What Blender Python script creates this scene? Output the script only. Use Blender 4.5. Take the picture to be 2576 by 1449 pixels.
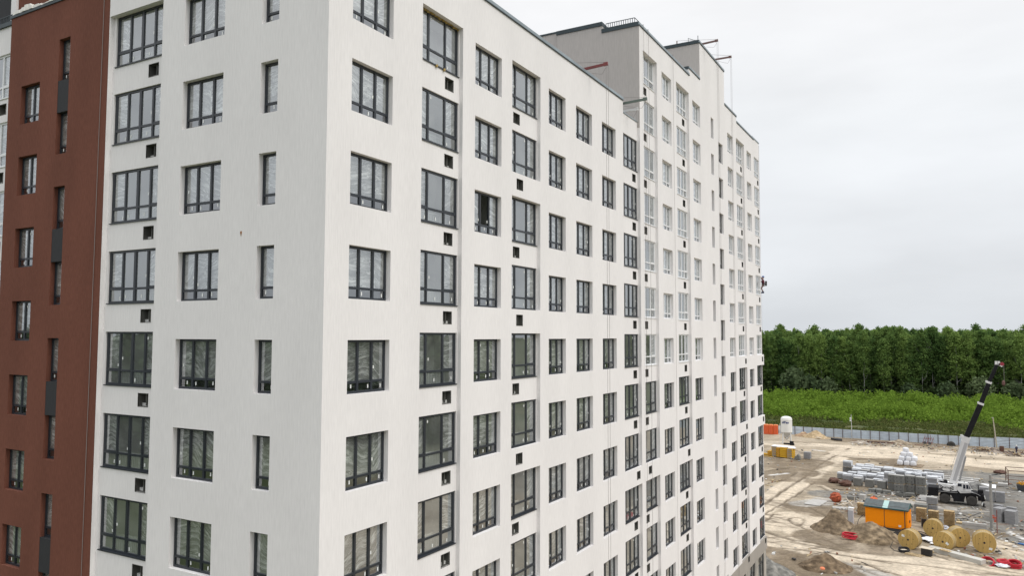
import bpy, math, random
import numpy as np
from mathutils import Vector, Matrix, noise as mnoise
rnd = random.Random(7)
scene = bpy.context.scene
COL = scene.collection
for o in list(bpy.data.objects): bpy.data.objects.remove(o)

# ------------------------------------------------------------------ camera
CAM = np.array([16.2335, -17.1045, 25.1747])
YAW, PITCH, ROLL = math.radians(29.62975), math.radians(3.53157), math.radians(0.18002)
_cy, _sy, _cp, _sp, _cr, _sr = math.cos(YAW), math.sin(YAW), math.cos(PITCH), math.sin(PITCH), math.cos(ROLL), math.sin(ROLL)
FWD = np.array([-_sy*_cp, _cy*_cp, _sp]); _r0 = np.array([_cy, _sy, 0.0]); _u0 = np.cross(_r0, FWD)
RIGHT = _cr*_r0 + _sr*_u0; UP = -_sr*_r0 + _cr*_u0
cd = bpy.data.cameras.new("camera"); cam = bpy.data.objects.new("camera", cd); COL.objects.link(cam)
cd.sensor_fit = 'HORIZONTAL'; cd.sensor_width = 36.0; cd.lens = 1920.218/2576.0*36.0
cd.clip_start = 0.1; cd.clip_end = 9000.0
M = Matrix.Identity(4)
for i in range(3):
    M[i][0], M[i][1], M[i][2], M[i][3] = RIGHT[i], UP[i], -FWD[i], CAM[i]
cam.matrix_world = M
scene.camera = cam
def shown(p, m=0.07):
    d = np.array(p, float) - CAM; z = d @ FWD
    if z < 0.5: return None
    x = (d @ RIGHT)/z*1920.2/2576; y = (d @ UP)/z*1920.2/1449
    return (x, y, z) if abs(x) < .5+m and abs(y) < .5+m else None

# ------------------------------------------------------------------ light
SUN_EL, SUN_AZ = math.radians(50), math.radians(96)      # azimuth from +Y clockwise
sd = Vector((math.sin(SUN_AZ)*math.cos(SUN_EL), math.cos(SUN_AZ)*math.cos(SUN_EL), math.sin(SUN_EL)))
sl = bpy.data.lights.new("sun", 'SUN'); sl.energy = 1.35; sl.angle = math.radians(16); sl.color = (1.0, .95, .87)
sun = bpy.data.objects.new("sun", sl); COL.objects.link(sun)
sun.rotation_euler = sd.to_track_quat('Z', 'Y').to_euler()
scene.view_settings.view_transform = 'Standard'
scene.view_settings.look = 'None'
scene.view_settings.exposure = 0.0
scene.view_settings.gamma = 1.0
world = bpy.data.worlds.new("World"); scene.world = world; world.use_nodes = True
nt = world.node_tree; nt.nodes.clear()
def N(t, **k):
    n = nt.nodes.new(t)
    for a, b in k.items(): setattr(n, a, b)
    return n
out = N('ShaderNodeOutputWorld'); bg = N('ShaderNodeBackground')
sky = N('ShaderNodeTexSky', sky_type='NISHITA', sun_disc=False, sun_elevation=SUN_EL, sun_rotation=SUN_AZ, dust_density=3.0)
tc = N('ShaderNodeTexCoord'); sep = N('ShaderNodeSeparateXYZ')
nt.links.new(tc.outputs['Generated'], sep.inputs[0])
# overcast layer: brighter towards the zenith, broad soft cloud banks
mr = N('ShaderNodeMapRange'); mr.inputs['From Min'].default_value = 0.0; mr.inputs['From Max'].default_value = 1.0
mr.inputs['To Min'].default_value = 0.0; mr.inputs['To Max'].default_value = 1.0
nt.links.new(sep.outputs['Z'], mr.inputs['Value'])
ramp = N('ShaderNodeValToRGB'); cr = ramp.color_ramp
cr.elements[0].position = 0.0; cr.elements[0].color = (.75, .785, .825, 1)
cr.elements[1].position = 1.0; cr.elements[1].color = (1.95, 1.98, 2.04, 1)
for p, c in ((.10, (.86, .885, .92, 1)), (.26, (.92, .94, .96, 1)), (.42, (1.05, 1.05, 1.06, 1))):
    e = cr.elements.new(p); e.color = c
nt.links.new(mr.outputs[0], ramp.inputs[0])
mp = N('ShaderNodeMapping'); mp.inputs['Scale'].default_value = (1.6, 1.6, 5.5)
nt.links.new(tc.outputs['Generated'], mp.inputs[0])
nz = N('ShaderNodeTexNoise'); nz.inputs['Scale'].default_value = 1.5; nz.inputs['Detail'].default_value = 5; nz.inputs['Roughness'].default_value = .5
nt.links.new(mp.outputs[0], nz.inputs['Vector'])
cl = N('ShaderNodeMapRange'); cl.inputs['From Min'].default_value = .3; cl.inputs['From Max'].default_value = .7
cl.inputs['To Min'].default_value = .90; cl.inputs['To Max'].default_value = 1.08
nt.links.new(nz.outputs[0], cl.inputs['Value'])
mul = N('ShaderNodeVectorMath', operation='SCALE'); nt.links.new(ramp.outputs[0], mul.inputs[0]); nt.links.new(cl.outputs[0], mul.inputs['Scale'])
sk = N('ShaderNodeVectorMath', operation='SCALE'); nt.links.new(sky.outputs[0], sk.inputs[0]); sk.inputs['Scale'].default_value = .10
mx = N('ShaderNodeMix', data_type='RGBA'); mx.inputs['Factor'].default_value = .93
nt.links.new(sk.outputs[0], mx.inputs['A']); nt.links.new(mul.outputs[0], mx.inputs['B'])
nt.links.new(mx.outputs['Result'], bg.inputs[0]); bg.inputs[1].default_value = 1.0
nt.links.new(bg.outputs[0], out.inputs[0])

# ------------------------------------------------------------------ materials
MATS = {}
def mat(name, col, rough=.7, metal=0.0, var=0.0, scale=(3, 3, 3), bump=0.0, bdist=.02, var2=0.0, spec=.5, coord='pos', detail=3, col2=None, rampn=(.42, .62)):
    if name in MATS: return MATS[name]
    m = bpy.data.materials.new(name); m.use_nodes = True; t = m.node_tree; b = t.nodes['Principled BSDF']
    b.inputs['Base Color'].default_value = (*col, 1); b.inputs['Roughness'].default_value = rough
    b.inputs['Metallic'].default_value = metal; b.inputs['Specular IOR Level'].default_value = spec
    if var or bump or var2 or col2:
        if coord == 'pos':
            g = t.nodes.new('ShaderNodeNewGeometry'); src = g.outputs['Position']
        else:
            g = t.nodes.new('ShaderNodeTexCoord'); src = g.outputs['Object']
        mp = t.nodes.new('ShaderNodeMapping'); mp.inputs['Scale'].default_value = scale; t.links.new(src, mp.inputs[0])
        n = t.nodes.new('ShaderNodeTexNoise'); n.inputs['Scale'].default_value = 1; n.inputs['Detail'].default_value = detail
        t.links.new(mp.outputs[0], n.inputs['Vector'])
        r = t.nodes.new('ShaderNodeMapRange'); r.inputs['From Min'].default_value = .25; r.inputs['From Max'].default_value = .75
        r.inputs['To Min'].default_value = 1-var; r.inputs['To Max'].default_value = 1+var
        t.links.new(n.outputs[0], r.inputs['Value'])
        last = r.outputs[0]
        if var2:
            n2 = t.nodes.new('ShaderNodeTexNoise'); n2.inputs['Scale'].default_value = .5; n2.inputs['Detail'].default_value = 5
            mq = t.nodes.new('ShaderNodeMapping'); mq.inputs['Scale'].default_value = (1, 1, .35); t.links.new(src, mq.inputs[0]); t.links.new(mq.outputs[0], n2.inputs['Vector'])
            r2 = t.nodes.new('ShaderNodeMapRange'); r2.inputs['From Min'].default_value = .3; r2.inputs['From Max'].default_value = .7
            r2.inputs['To Min'].default_value = 1-var2; r2.inputs['To Max'].default_value = 1+var2
            t.links.new(n2.outputs[0], r2.inputs['Value'])
            mm = t.nodes.new('ShaderNodeMath'); mm.operation = 'MULTIPLY'; t.links.new(last, mm.inputs[0]); t.links.new(r2.outputs[0], mm.inputs[1]); last = mm.outputs[0]
        v = t.nodes.new('ShaderNodeVectorMath'); v.operation = 'SCALE'; t.links.new(last, v.inputs['Scale'])
        if col2:
            cr = t.nodes.new('ShaderNodeValToRGB'); cr.color_ramp.elements[0].color = (*col, 1); cr.color_ramp.elements[1].color = (*col2, 1)
            cr.color_ramp.elements[0].position, cr.color_ramp.elements[1].position = rampn
            t.links.new(n.outputs[0], cr.inputs[0]); t.links.new(cr.outputs[0], v.inputs[0])
        else: v.inputs[0].default_value = col
        t.links.new(v.outputs[0], b.inputs['Base Color'])
        if bump:
            bp = t.nodes.new('ShaderNodeBump'); bp.inputs['Strength'].default_value = bump; bp.inputs['Distance'].default_value = bdist
            t.links.new(n.outputs[0], bp.inputs['Height']); t.links.new(bp.outputs[0], b.inputs['Normal'])
    MATS[name] = m
    return m
m_white = mat('white_render', (.795, .778, .775), .92, var=.05, scale=(17, 17, 2.2), bump=.4, bdist=.01, var2=.035, spec=.2, detail=4)
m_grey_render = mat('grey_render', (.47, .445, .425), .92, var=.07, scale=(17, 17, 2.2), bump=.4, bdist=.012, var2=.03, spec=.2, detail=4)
m_brown = mat('brown_render', (.168, .066, .045), .92, var=.14, scale=(16, 16, 4), bump=.5, bdist=.012, var2=.13, spec=.2, detail=4)
m_plinth = mat('plinth_render', (.36, .335, .305), .92, var=.05, scale=(12, 12, 3), bump=.2, var2=.08, spec=.2)
m_cladding = mat('ground_floor_cladding', (.46, .43, .38), .85, var=.1, scale=(1.5, 1.5, .6), var2=.12, col2=(.28, .27, .25))
m_panel = mat('dark_panel', (.026, .027, .030), .85, var=.1, scale=(14, 14, 4), bump=.3)
m_frame = mat('anthracite_frame', (.022, .027, .035), .38, spec=.5)
m_wframe = mat('white_frame', (.78, .79, .80), .35)
m_sticker = mat('sticker', (.8, .82, .8), .5)
m_niche = mat('niche_metal', (.10, .10, .09), .6, var=.3, scale=(3, 3, 3), var2=.2)
m_inner = mat('interior_plaster', (.72, .76, .72), .9, var=.1, scale=(.8, .8, .8))
m_slab = mat('interior_slab', (.62, .62, .60), .9)
m_balus = mat('balustrade_metal', (.72, .75, .75), .5)
m_capd = mat('parapet_cap_dark', (.035, .052, .06), .5, .3, var=.2, scale=(2, 2, 2))
m_capl = mat('parapet_cap_zinc', (.30, .35, .37), .42, .6, var=.25, scale=(.6, .6, .6))
m_roof = mat('roof_felt', (.12, .12, .12), .9)
m_membrane = mat('white_membrane', (.8, .78, .74), .8, var=.1)
m_rope = mat('rope', (.22, .20, .19), .8)
m_foam = mat('mounting_foam', (.40, .28, .09), .8)

def glass_mat(name, dust):
    m = bpy.data.materials.new(name); m.use_nodes = True; t = m.node_tree; t.nodes.clear()
    o = t.nodes.new('ShaderNodeOutputMaterial'); mix = t.nodes.new('ShaderNodeMixShader')
    tr = t.nodes.new('ShaderNodeBsdfTransparent'); tr.inputs[0].default_value = (.92, .945, .93, 1) if dust > .5 else (.5, .54, .5, 1)
    gl = t.nodes.new('ShaderNodeBsdfGlossy'); gl.inputs['Color'].default_value = (.93, .96, 1, 1); gl.inputs['Roughness'].default_value = .02
    # Schlick reflectance of the double pane, the same from both sides
    g = t.nodes.new('ShaderNodeNewGeometry'); dt = t.nodes.new('ShaderNodeVectorMath'); dt.operation = 'DOT_PRODUCT'
    t.links.new(g.outputs['Incoming'], dt.inputs[0]); t.links.new(g.outputs['Normal'], dt.inputs[1])
    def mth(op, a, b):
        n = t.nodes.new('ShaderNodeMath'); n.operation = op
        for i, q in ((0, a), (1, b)):
            if q is None: continue
            if isinstance(q, float): n.inputs[i].default_value = q
            else: t.links.new(q, n.inputs[i])
        return n.outputs[0]
    ab = mth('ABSOLUTE', dt.outputs['Value'], None); om = mth('SUBTRACT', 1.0, ab); pw_ = mth('POWER', om, 5.0)
    fac = mth('ADD', mth('MULTIPLY', pw_, .69), .30)
    df = t.nodes.new('ShaderNodeBsdfDiffuse'); df.inputs[0].default_value = (.74, .78, .75, 1); md = t.nodes.new('ShaderNodeMixShader')      # protective coat; its milky layer imitates light from inside the loggias
    dn = t.nodes.new('ShaderNodeTexNoise'); dn.inputs['Scale'].default_value = 1.1; dn.inputs['Detail'].default_value = 5; t.links.new(g.outputs['Position'], dn.inputs['Vector'])
    dm = t.nodes.new('ShaderNodeMapRange'); dm.inputs['From Min'].default_value = .3; dm.inputs['From Max'].default_value = .7; dm.inputs['To Min'].default_value = .08*dust; dm.inputs['To Max'].default_value = .21*dust; t.links.new(dn.outputs[0], dm.inputs['Value'])
    t.links.new(dm.outputs[0], md.inputs[0]); t.links.new(tr.outputs[0], md.inputs[1]); t.links.new(df.outputs[0], md.inputs[2])
    t.links.new(fac, mix.inputs[0]); t.links.new(md.outputs[0], mix.inputs[1]); t.links.new(gl.outputs[0], mix.inputs[2])
    t.links.new(mix.outputs[0], o.inputs[0]); return m
m_glass = glass_mat('window_glass', 1.0); m_glass2 = glass_mat('clear_window_glass', .12)
def film_mat():
    m = bpy.data.materials.new('plastic_film'); m.use_nodes = True; t = m.node_tree; b = t.nodes['Principled BSDF']
    L = t.links.new
    def nn(ty, **k):
        n = t.nodes.new(ty)
        for a, v in k.items(): setattr(n, a, v)
        return n
    g = nn('ShaderNodeNewGeometry'); s = nn('ShaderNodeSeparateXYZ'); L(g.outputs['Position'], s.inputs[0])
    ad = nn('ShaderNodeMath', operation='SUBTRACT'); L(s.outputs['Y'], ad.inputs[0]); L(s.outputs['X'], ad.inputs[1])
    cb = nn('ShaderNodeCombineXYZ'); L(ad.outputs[0], cb.inputs[0]); L(s.outputs['Z'], cb.inputs[2])
    # slow warp so the creases droop and fan out
    w = nn('ShaderNodeTexNoise'); w.inputs['Scale'].default_value = .75; w.inputs['Detail'].default_value = 1; L(cb.outputs[0], w.inputs['Vector'])
    wv = nn('ShaderNodeVectorMath', operation='SCALE'); wv.inputs['Scale'].default_value = .9; L(w.outputs['Color'], wv.inputs[0])
    av = nn('ShaderNodeVectorMath', operation='ADD'); L(cb.outputs[0], av.inputs[0]); L(wv.outputs[0], av.inputs[1])
    fl = nn('ShaderNodeVectorMath', operation='SCALE'); fl.inputs['Scale'].default_value = .34; L(cb.outputs[0], fl.inputs[0])
    fo = nn('ShaderNodeVectorMath', operation='FLOOR'); L(fl.outputs[0], fo.inputs[0]); wn = nn('ShaderNodeTexWhiteNoise'); L(fo.outputs[0], wn.inputs['Vector'])
    an = nn('ShaderNodeMapRange'); an.inputs['To Min'].default_value = -.35; an.inputs['To Max'].default_value = .6; L(wn.outputs['Value'], an.inputs['Value'])
    vr = nn('ShaderNodeVectorRotate', rotation_type='Y_AXIS'); L(av.outputs[0], vr.inputs['Vector']); L(an.outputs[0], vr.inputs['Angle']); av = vr
    mp = nn('ShaderNodeMapping'); mp.inputs['Scale'].default_value = (.6, 1.0, 5.0); L(av.outputs[0], mp.inputs[0])
    n1 = nn('ShaderNodeTexNoise'); n1.inputs['Scale'].default_value = 1.9; n1.inputs['Detail'].default_value = 6; n1.inputs['Roughness'].default_value = .68
    L(mp.outputs[0], n1.inputs['Vector'])
    mpb = nn('ShaderNodeMapping'); mpb.inputs['Rotation'].default_value = (0, .35, 0); mpb.inputs['Scale'].default_value = (1.3, 1.0, 5.0); L(av.outputs[0], mpb.inputs[0])
    n1b = nn('ShaderNodeTexNoise'); n1b.inputs['Scale'].default_value = 2.3; n1b.inputs['Detail'].default_value = 6; n1b.inputs['Roughness'].default_value = .72; L(mpb.outputs[0], n1b.inputs['Vector'])
    mxx = nn('ShaderNodeMath', operation='MAXIMUM'); L(n1.outputs[0], mxx.inputs[0]); L(n1b.outputs[0], mxx.inputs[1])
    r1 = nn('ShaderNodeMapRange'); r1.inputs['From Min'].default_value = .46; r1.inputs['From Max'].default_value = .70; L(mxx.outputs[0], r1.inputs['Value'])
    n2 = nn('ShaderNodeTexNoise'); n2.inputs['Scale'].default_value = 1.25; n2.inputs['Detail'].default_value = 3; L(mp.outputs[0], n2.inputs['Vector'])
    r2 = nn('ShaderNodeMapRange'); r2.inputs['From Min'].default_value = .35; r2.inputs['From Max'].default_value = .65; r2.inputs['To Min'].default_value = .22; r2.inputs['To Max'].default_value = 1.35; L(n2.outputs[0], r2.inputs['Value'])
    m1 = nn('ShaderNodeMath', operation='MULTIPLY'); L(r1.outputs[0], m1.inputs[0]); L(r2.outputs[0], m1.inputs[1])
    cr = nn('ShaderNodeValToRGB'); cr.color_ramp.elements[0].position = .0; cr.color_ramp.elements[0].color = (.10, .103, .105, 1)
    cr.color_ramp.elements[1].position = .9; cr.color_ramp.elements[1].color = (.95, .95, .95, 1)
    e = cr.color_ramp.elements.new(.4); e.color = (.50, .50, .505, 1)
    L(m1.outputs[0], cr.inputs[0]); L(cr.outputs[0], b.inputs['Base Color'])
    b.inputs['Roughness'].default_value = .28; b.inputs['Specular IOR Level'].default_value = .9
    bp = nn('ShaderNodeBump'); bp.inputs['Strength'].default_value = .7; bp.inputs['Distance'].default_value = .03; L(n1.outputs[0], bp.inputs['Height']); L(bp.outputs[0], b.inputs['Normal'])
    return m
m_film = film_mat()

# ------------------------------------------------------------------ mesh helpers
class MB:
    def __init__(s): s.v = []; s.f = []; s.m = []
    def face(s, pts, mi=0):
        n = len(s.v); s.v += [tuple(p) for p in pts]; s.f.append(tuple(range(n, n+len(pts)))); s.m.append(mi)
    def box(s, x0, x1, y0, y1, z0, z1, mi=0, skip=''):
        n = len(s.v)
        s.v += [(x0,y0,z0),(x1,y0,z0),(x1,y1,z0),(x0,y1,z0),(x0,y0,z1),(x1,y0,z1),(x1,y1,z1),(x0,y1,z1)]
        for k, q in (('b',(3,2,1,0)),('t',(4,5,6,7)),('f',(0,1,5,4)),('r',(1,2,6,5)),('k',(2,3,7,6)),('l',(3,0,4,7))):
            if k not in skip: s.f.append(tuple(n+i for i in q)); s.m.append(mi)
    def obox(s, c, size, R=None, mi=0):
        n0 = len(s.v); a, b, d = (q/2 for q in size); s.box(-a, a, -b, b, -d, d, mi)
        for i in range(n0, len(s.v)):
            p = Vector(s.v[i]); p = (R @ p) if R is not None else p
            s.v[i] = (p.x+c[0], p.y+c[1], p.z+c[2])
    def bar(s, a, b, w, h=None, mi=0):
        a, b = Vector(a), Vector(b); d = b-a; L = d.length
        R = d.to_track_quat('X', 'Z').to_matrix(); s.obox((a+b)/2, (L, w, h or w), R, mi)
    def tube(s, pts, r, seg=8, mi=0, caps=True):
        rs = r if isinstance(r, (list, tuple)) else [r]*len(pts); pts = [Vector(p) for p in pts]; rings = []
        for i, p in enumerate(pts):
            d = (pts[min(i+1, len(pts)-1)] - pts[max(i-1, 0)]).normalized(); q = d.to_track_quat('Z', 'Y')
            n = len(s.v); rings.append(n)
            for k in range(seg):
                a = 2*math.pi*k/seg; w = p + q @ Vector((math.cos(a)*rs[i], math.sin(a)*rs[i], 0)); s.v.append(tuple(w))
        for a, b in zip(rings, rings[1:]):
            for k in range(seg):
                k2 = (k+1) % seg; s.f.append((a+k, a+k2, b+k2, b+k)); s.m.append(mi)
        if caps:
            s.f.append(tuple(rings[0]+k for k in reversed(range(seg)))); s.m.append(mi)
            s.f.append(tuple(rings[-1]+k for k in range(seg))); s.m.append(mi)
    def lathe(s, prof, seg=20, c=(0,0,0), mi=0, axis='z'):
        rings = []
        for r, z in prof:
            n = len(s.v); rings.append(n)
            for k in range(seg):
                a = 2*math.pi*k/seg; x, y = r*math.cos(a), r*math.sin(a)
                p = (x, y, z) if axis == 'z' else (x, z, y)
                s.v.append((p[0]+c[0], p[1]+c[1], p[2]+c[2]))
        for a, b in zip(rings, rings[1:]):
            for k in range(seg):
                k2 = (k+1) % seg; f = (a+k, a+k2, b+k2, b+k); s.f.append(f if axis == 'z' else f[::-1]); s.m.append(mi)
        for n, rev in ((rings[0], True), (rings[-1], False)):
            q = [n+k for k in range(seg)]
            if rev != (axis != 'z'): q = q[::-1]
            s.f.append(tuple(q)); s.m.append(mi)
    def prism(s, poly, y0, y1, mi=0):
        n = len(s.v); k = len(poly)
        s.v += [(x, y0, z) for x, z in poly] + [(x, y1, z) for x, z in poly]
        s.f.append(tuple(n+i for i in range(k))); s.m.append(mi)
        s.f.append(tuple(n+k+i for i in reversed(range(k)))); s.m.append(mi)
        for i in range(k):
            j = (i+1) % k; s.f.append((n+i, n+k+i, n+k+j, n+j)); s.m.append(mi)
    def mesh(s, name, mats, smooth=False, bevel=None):
        me = bpy.data.meshes.new(name); me.from_pydata(s.v, [], s.f)
        for m in (mats if isinstance(mats, (list, tuple)) else [mats]): me.materials.append(m)
        if any(s.m): me.polygons.foreach_set('material_index', s.m)
        if smooth: me.polygons.foreach_set('use_smooth', [True]*len(s.f))
        me.update(); return me
    def build(s, name, mats, parent=None, smooth=False, loc=None, rz=0, bevel=0):
        o = bpy.data.objects.new(name, s.mesh(name, mats, smooth)); COL.objects.link(o)
        if loc is not None: o.location = loc
        if rz: o.rotation_euler = (0, 0, rz)
        if parent is not None: o.parent = parent
        if bevel:
            b = o.modifiers.new('bevel', 'BEVEL'); b.width = bevel; b.segments = 2; b.limit_method = 'ANGLE'
        return o
def tag(o, label=None, cat=None, group=None, kind=None):
    if label: o['label'] = label
    if cat: o['category'] = cat
    if group: o['group'] = group
    if kind: o['kind'] = kind
    return o
def thing(name, label, cat, loc=(0, 0, 0), rz=0, group=None):
    o = bpy.data.objects.new(name, None); o.empty_display_size = .2; COL.objects.link(o); o.location = loc; o.rotation_euler = (0, 0, rz)
    return tag(o, label, cat, group)
def part(name, me, parent, loc=(0, 0, 0), rz=0):
    o = bpy.data.objects.new(name, me); COL.objects.link(o); o.parent = parent; o.location = loc; o.rotation_euler = (0, 0, rz); return o
def children(o): return CH.get(o.name, [])
def dup(root, loc, rz=0, label=None, group=None):
    kids = [o for o in bpy.data.objects if o.parent == root]
    r = root.copy(); COL.objects.link(r); r.location = loc; r.rotation_euler = (0, 0, rz)
    if label: r['label'] = label
    if group: r['group'] = group
    for k in kids:
        c = k.copy(); COL.objects.link(c); c.parent = r
        for g in [o for o in bpy.data.objects if o.parent == k]:
            d = g.copy(); COL.objects.link(d); d.parent = c
    return r
def text_mesh(body, size, extrude=.006):
    cu = bpy.data.curves.new('lettering', 'FONT'); cu.body = body; cu.size = size; cu.extrude = extrude; cu.align_x = 'CENTER'; cu.align_y = 'CENTER'
    cu.offset = size*.035
    ob = bpy.data.objects.new('lettering', cu); COL.objects.link(ob)
    me = bpy.data.meshes.new_from_object(ob); bpy.data.objects.remove(ob); return me
# ================================================================== apartment building
Z0 = 25.0                                # height of the window heads of the row at camera level
bld = thing('apartment_building', 'long white apartment building with a red brown section and anthracite window frames', 'apartment building', (0, 0, 0))
HOLES = []      # (face,u0,u1,z0,z1,depth)
WIN = []        # (face,kind,u0,u1,ztop,depth,white)
NICHE = []      # (face,u0,z0,depth)
WH, NB = 1.70, 1.70
def onview(face, u0, u1, z0, z1):
    u, z = (u0+u1)/2, (z0+z1)/2
    return shown((0, u, z) if face == 'R' else (-u, 0, z), .06)
rectsR = [(0, 27.45, 5.13, 39.05, 0, 'white'), (24.62, 27.45, 38.44, 40, 0, 'OUT'), (27.45, 38.15, 5.13, 44.65, 0, 'white'),
          (38.15, 41.0, 5.13, 45.2, 0, 'white'), (41.0, 48.57, 5.13, 48.15, 0, 'white'), (48.57, 52.9, 5.13, 45.25, 0, 'white'),
          (52.9, 60.09, 5.13, 44.75, 0, 'white'), (60.09, 63.3, 5.13, 45.05, .18, 'white'),
          (0, 63.3, 3.95, 5.13, 0, 'plinth'), (0, 63.3, 0, 3.95, .12, 'cladding')]
rectsL = [(0, 11.17, 5.13, 39.05, 0, 'white'), (11.17, 18.12, 5.13, 38.6, 0, 'brown'), (18.12, 20.9, 5.13, 38.45, .18, 'white'), (20.9, 26, 5.13, 38.45, 0, 'white'),
          (0, 26, 3.95, 5.13, 0, 'plinth'), (0, 26, 0, 3.95, .12, 'cladding')]
def normal_col(face, u0, u1, ks, kind, off=0.0, wk=99, grp=None, h=WH):
    R_ = rectsR if face == 'R' else rectsL
    for k in ks:
        zt = Z0+3*k+off
        if not onview(face, u0, u1, zt-h, zt): continue
        R_.append((u0, u1, zt-h, zt, .26 if kind != 'slot' else .34, None))
        WIN.append((face, kind, u0, u1, zt, .18 if kind != 'slot' else .27, k >= wk, h))
def strip_col(face, u0, u1, ks, kind, segs, acu, wk=99, w0=None, w1=None, open_top=None):
    R_ = rectsR if face == 'R' else rectsL
    rec = []
    for ka, kb in segs:                      # recessed from the head of row ka to the sill of row kb
        za = Z0+3*ka+.25; zb = Z0+3*kb-1.70
        if open_top and ka == segs[0][0]: za = open_top
        zb = max(zb, 5.13)
        R_.append((u0, u1, zb, za, .18, 'white')); rec.append((zb, za))
    w0 = u0 if w0 is None else w0; w1 = u1-.03 if w1 is None else w1
    for k in ks:
        zt = Z0+3*k+.25
        if not onview(face, u0, u1, zt-1.95, zt): continue
        R_.append((w0, w1, zt-1.95, zt, .32, None)); WIN.append((face, kind, w0, w1, zt, .24, k >= wk, 1.95))
        zn = Z0+3*k-1.95
        if zn-.5 > 4.0:
            dd = [r[4] for r in R_ if r[0] <= acu+.2 <= r[1] and r[2] <= zn-.2 <= r[3]][-1]
            R_.append((acu, acu+.56, zn-.46, zn, dd+.03, None)); NICHE.append((face, acu, zn, dd))
near = range(4, -8, -1); tall = range(6, -7, -1)
# long facade, from the near corner to the far end
normal_col('R', 1.09, 3.15, near, 'tri')
strip_col('R', 4.83, 7.49, near, 'loggia3', [(4, -8)], 6.53)
normal_col('R', 8.40, 10.50, near, 'tri')
strip_col('R', 11.41, 14.08, near, 'loggia3', [(4, 3), (2, 1), (0, -1), (-2, -3), (-4, -5), (-6, -7)], 11.83)
normal_col('R', 14.94, 16.80, near, 'tri')
normal_col('R', 18.03, 20.07, near, 'tri')
normal_col('R', 21.42, 23.44, near, 'tri')
strip_col('R', 24.62, 27.45, near, 'loggia4', [(4, -2), (-3, -7)], 26.55, open_top=38.44)
strip_col('R', 28.13, 30.78, tall, 'loggia3m', [(6, -2), (-3, -7)], 28.62, wk=0)
normal_col('R', 31.74, 33.79, tall, 'tri', wk=0)
strip_col('R', 34.91, 38.01, tall, 'loggia4', [(6, -2), (-3, -7)], 36.85, wk=0)
normal_col('R', 38.90, 40.99, tall, 'tri', wk=0)
normal_col('R', 44.10, 44.90, tall, 'slot')
normal_col('R', 46.48, 47.80, range(5, -8, -1), 'duo', off=1.47)
normal_col('R', 49.50, 51.40, tall, 'tri', wk=0)
strip_col('R', 52.68, 55.83, tall, 'loggia4', [(6, 0), (-1, -2), (-3, -7)], 55.0, wk=0)
normal_col('R', 56.91, 58.79, tall, 'tri', wk=0)
rectsR.append((60.09, 63.3, Z0-2.80, Z0-1.72, 0, 'white')); rectsR.append((60.09, 63.3, Z0-8.72, Z0-7.80, 0, 'white'))
strip_col('R', 60.09, 63.3, tall, 'loggia4', [], 62.35, wk=0, w1=63.2)
# short facade, from the near corner to the left
normal_col('L', 2.13, 2.91, near, 'mono')
normal_col('L', 4.70, 6.77, near, 'tri')
strip_col('L', 7.99, 11.14, near, 'loggia4', [(4, -8)], 8.40, w0=8.02, w1=11.0)
normal_col('L', 13.72, 14.48, near, 'mono', h=1.70)
for zt in (Z0+10.3, Z0+4.3, Z0-1.70, Z0-7.7): rectsL.append((13.72, 14.48, zt-1.30, zt, .012, 'panel'))
normal_col('L', 15.77, 17.15, range(3, -8, -1), 'duo', off=1.5, h=1.62)
strip_col('L', 18.12, 20.9, near, 'loggia3m', [], 18.62, wk=-9, w0=18.16, w1=20.8)
# ground floor shop windows at the far end
for u0, u1, z0, z1 in ((56.1, 58.3, .9, 3.75), (59.7, 62.3, .35, 3.7), (52.2, 54.6, .9, 3.75), (48, 50.4, .9, 3.75)):
    rectsR.append((u0, u1, z0, z1, .3, None)); WIN.append(('R', 'shop', u0, u1, z1, .2, False, z1-z0))

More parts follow.
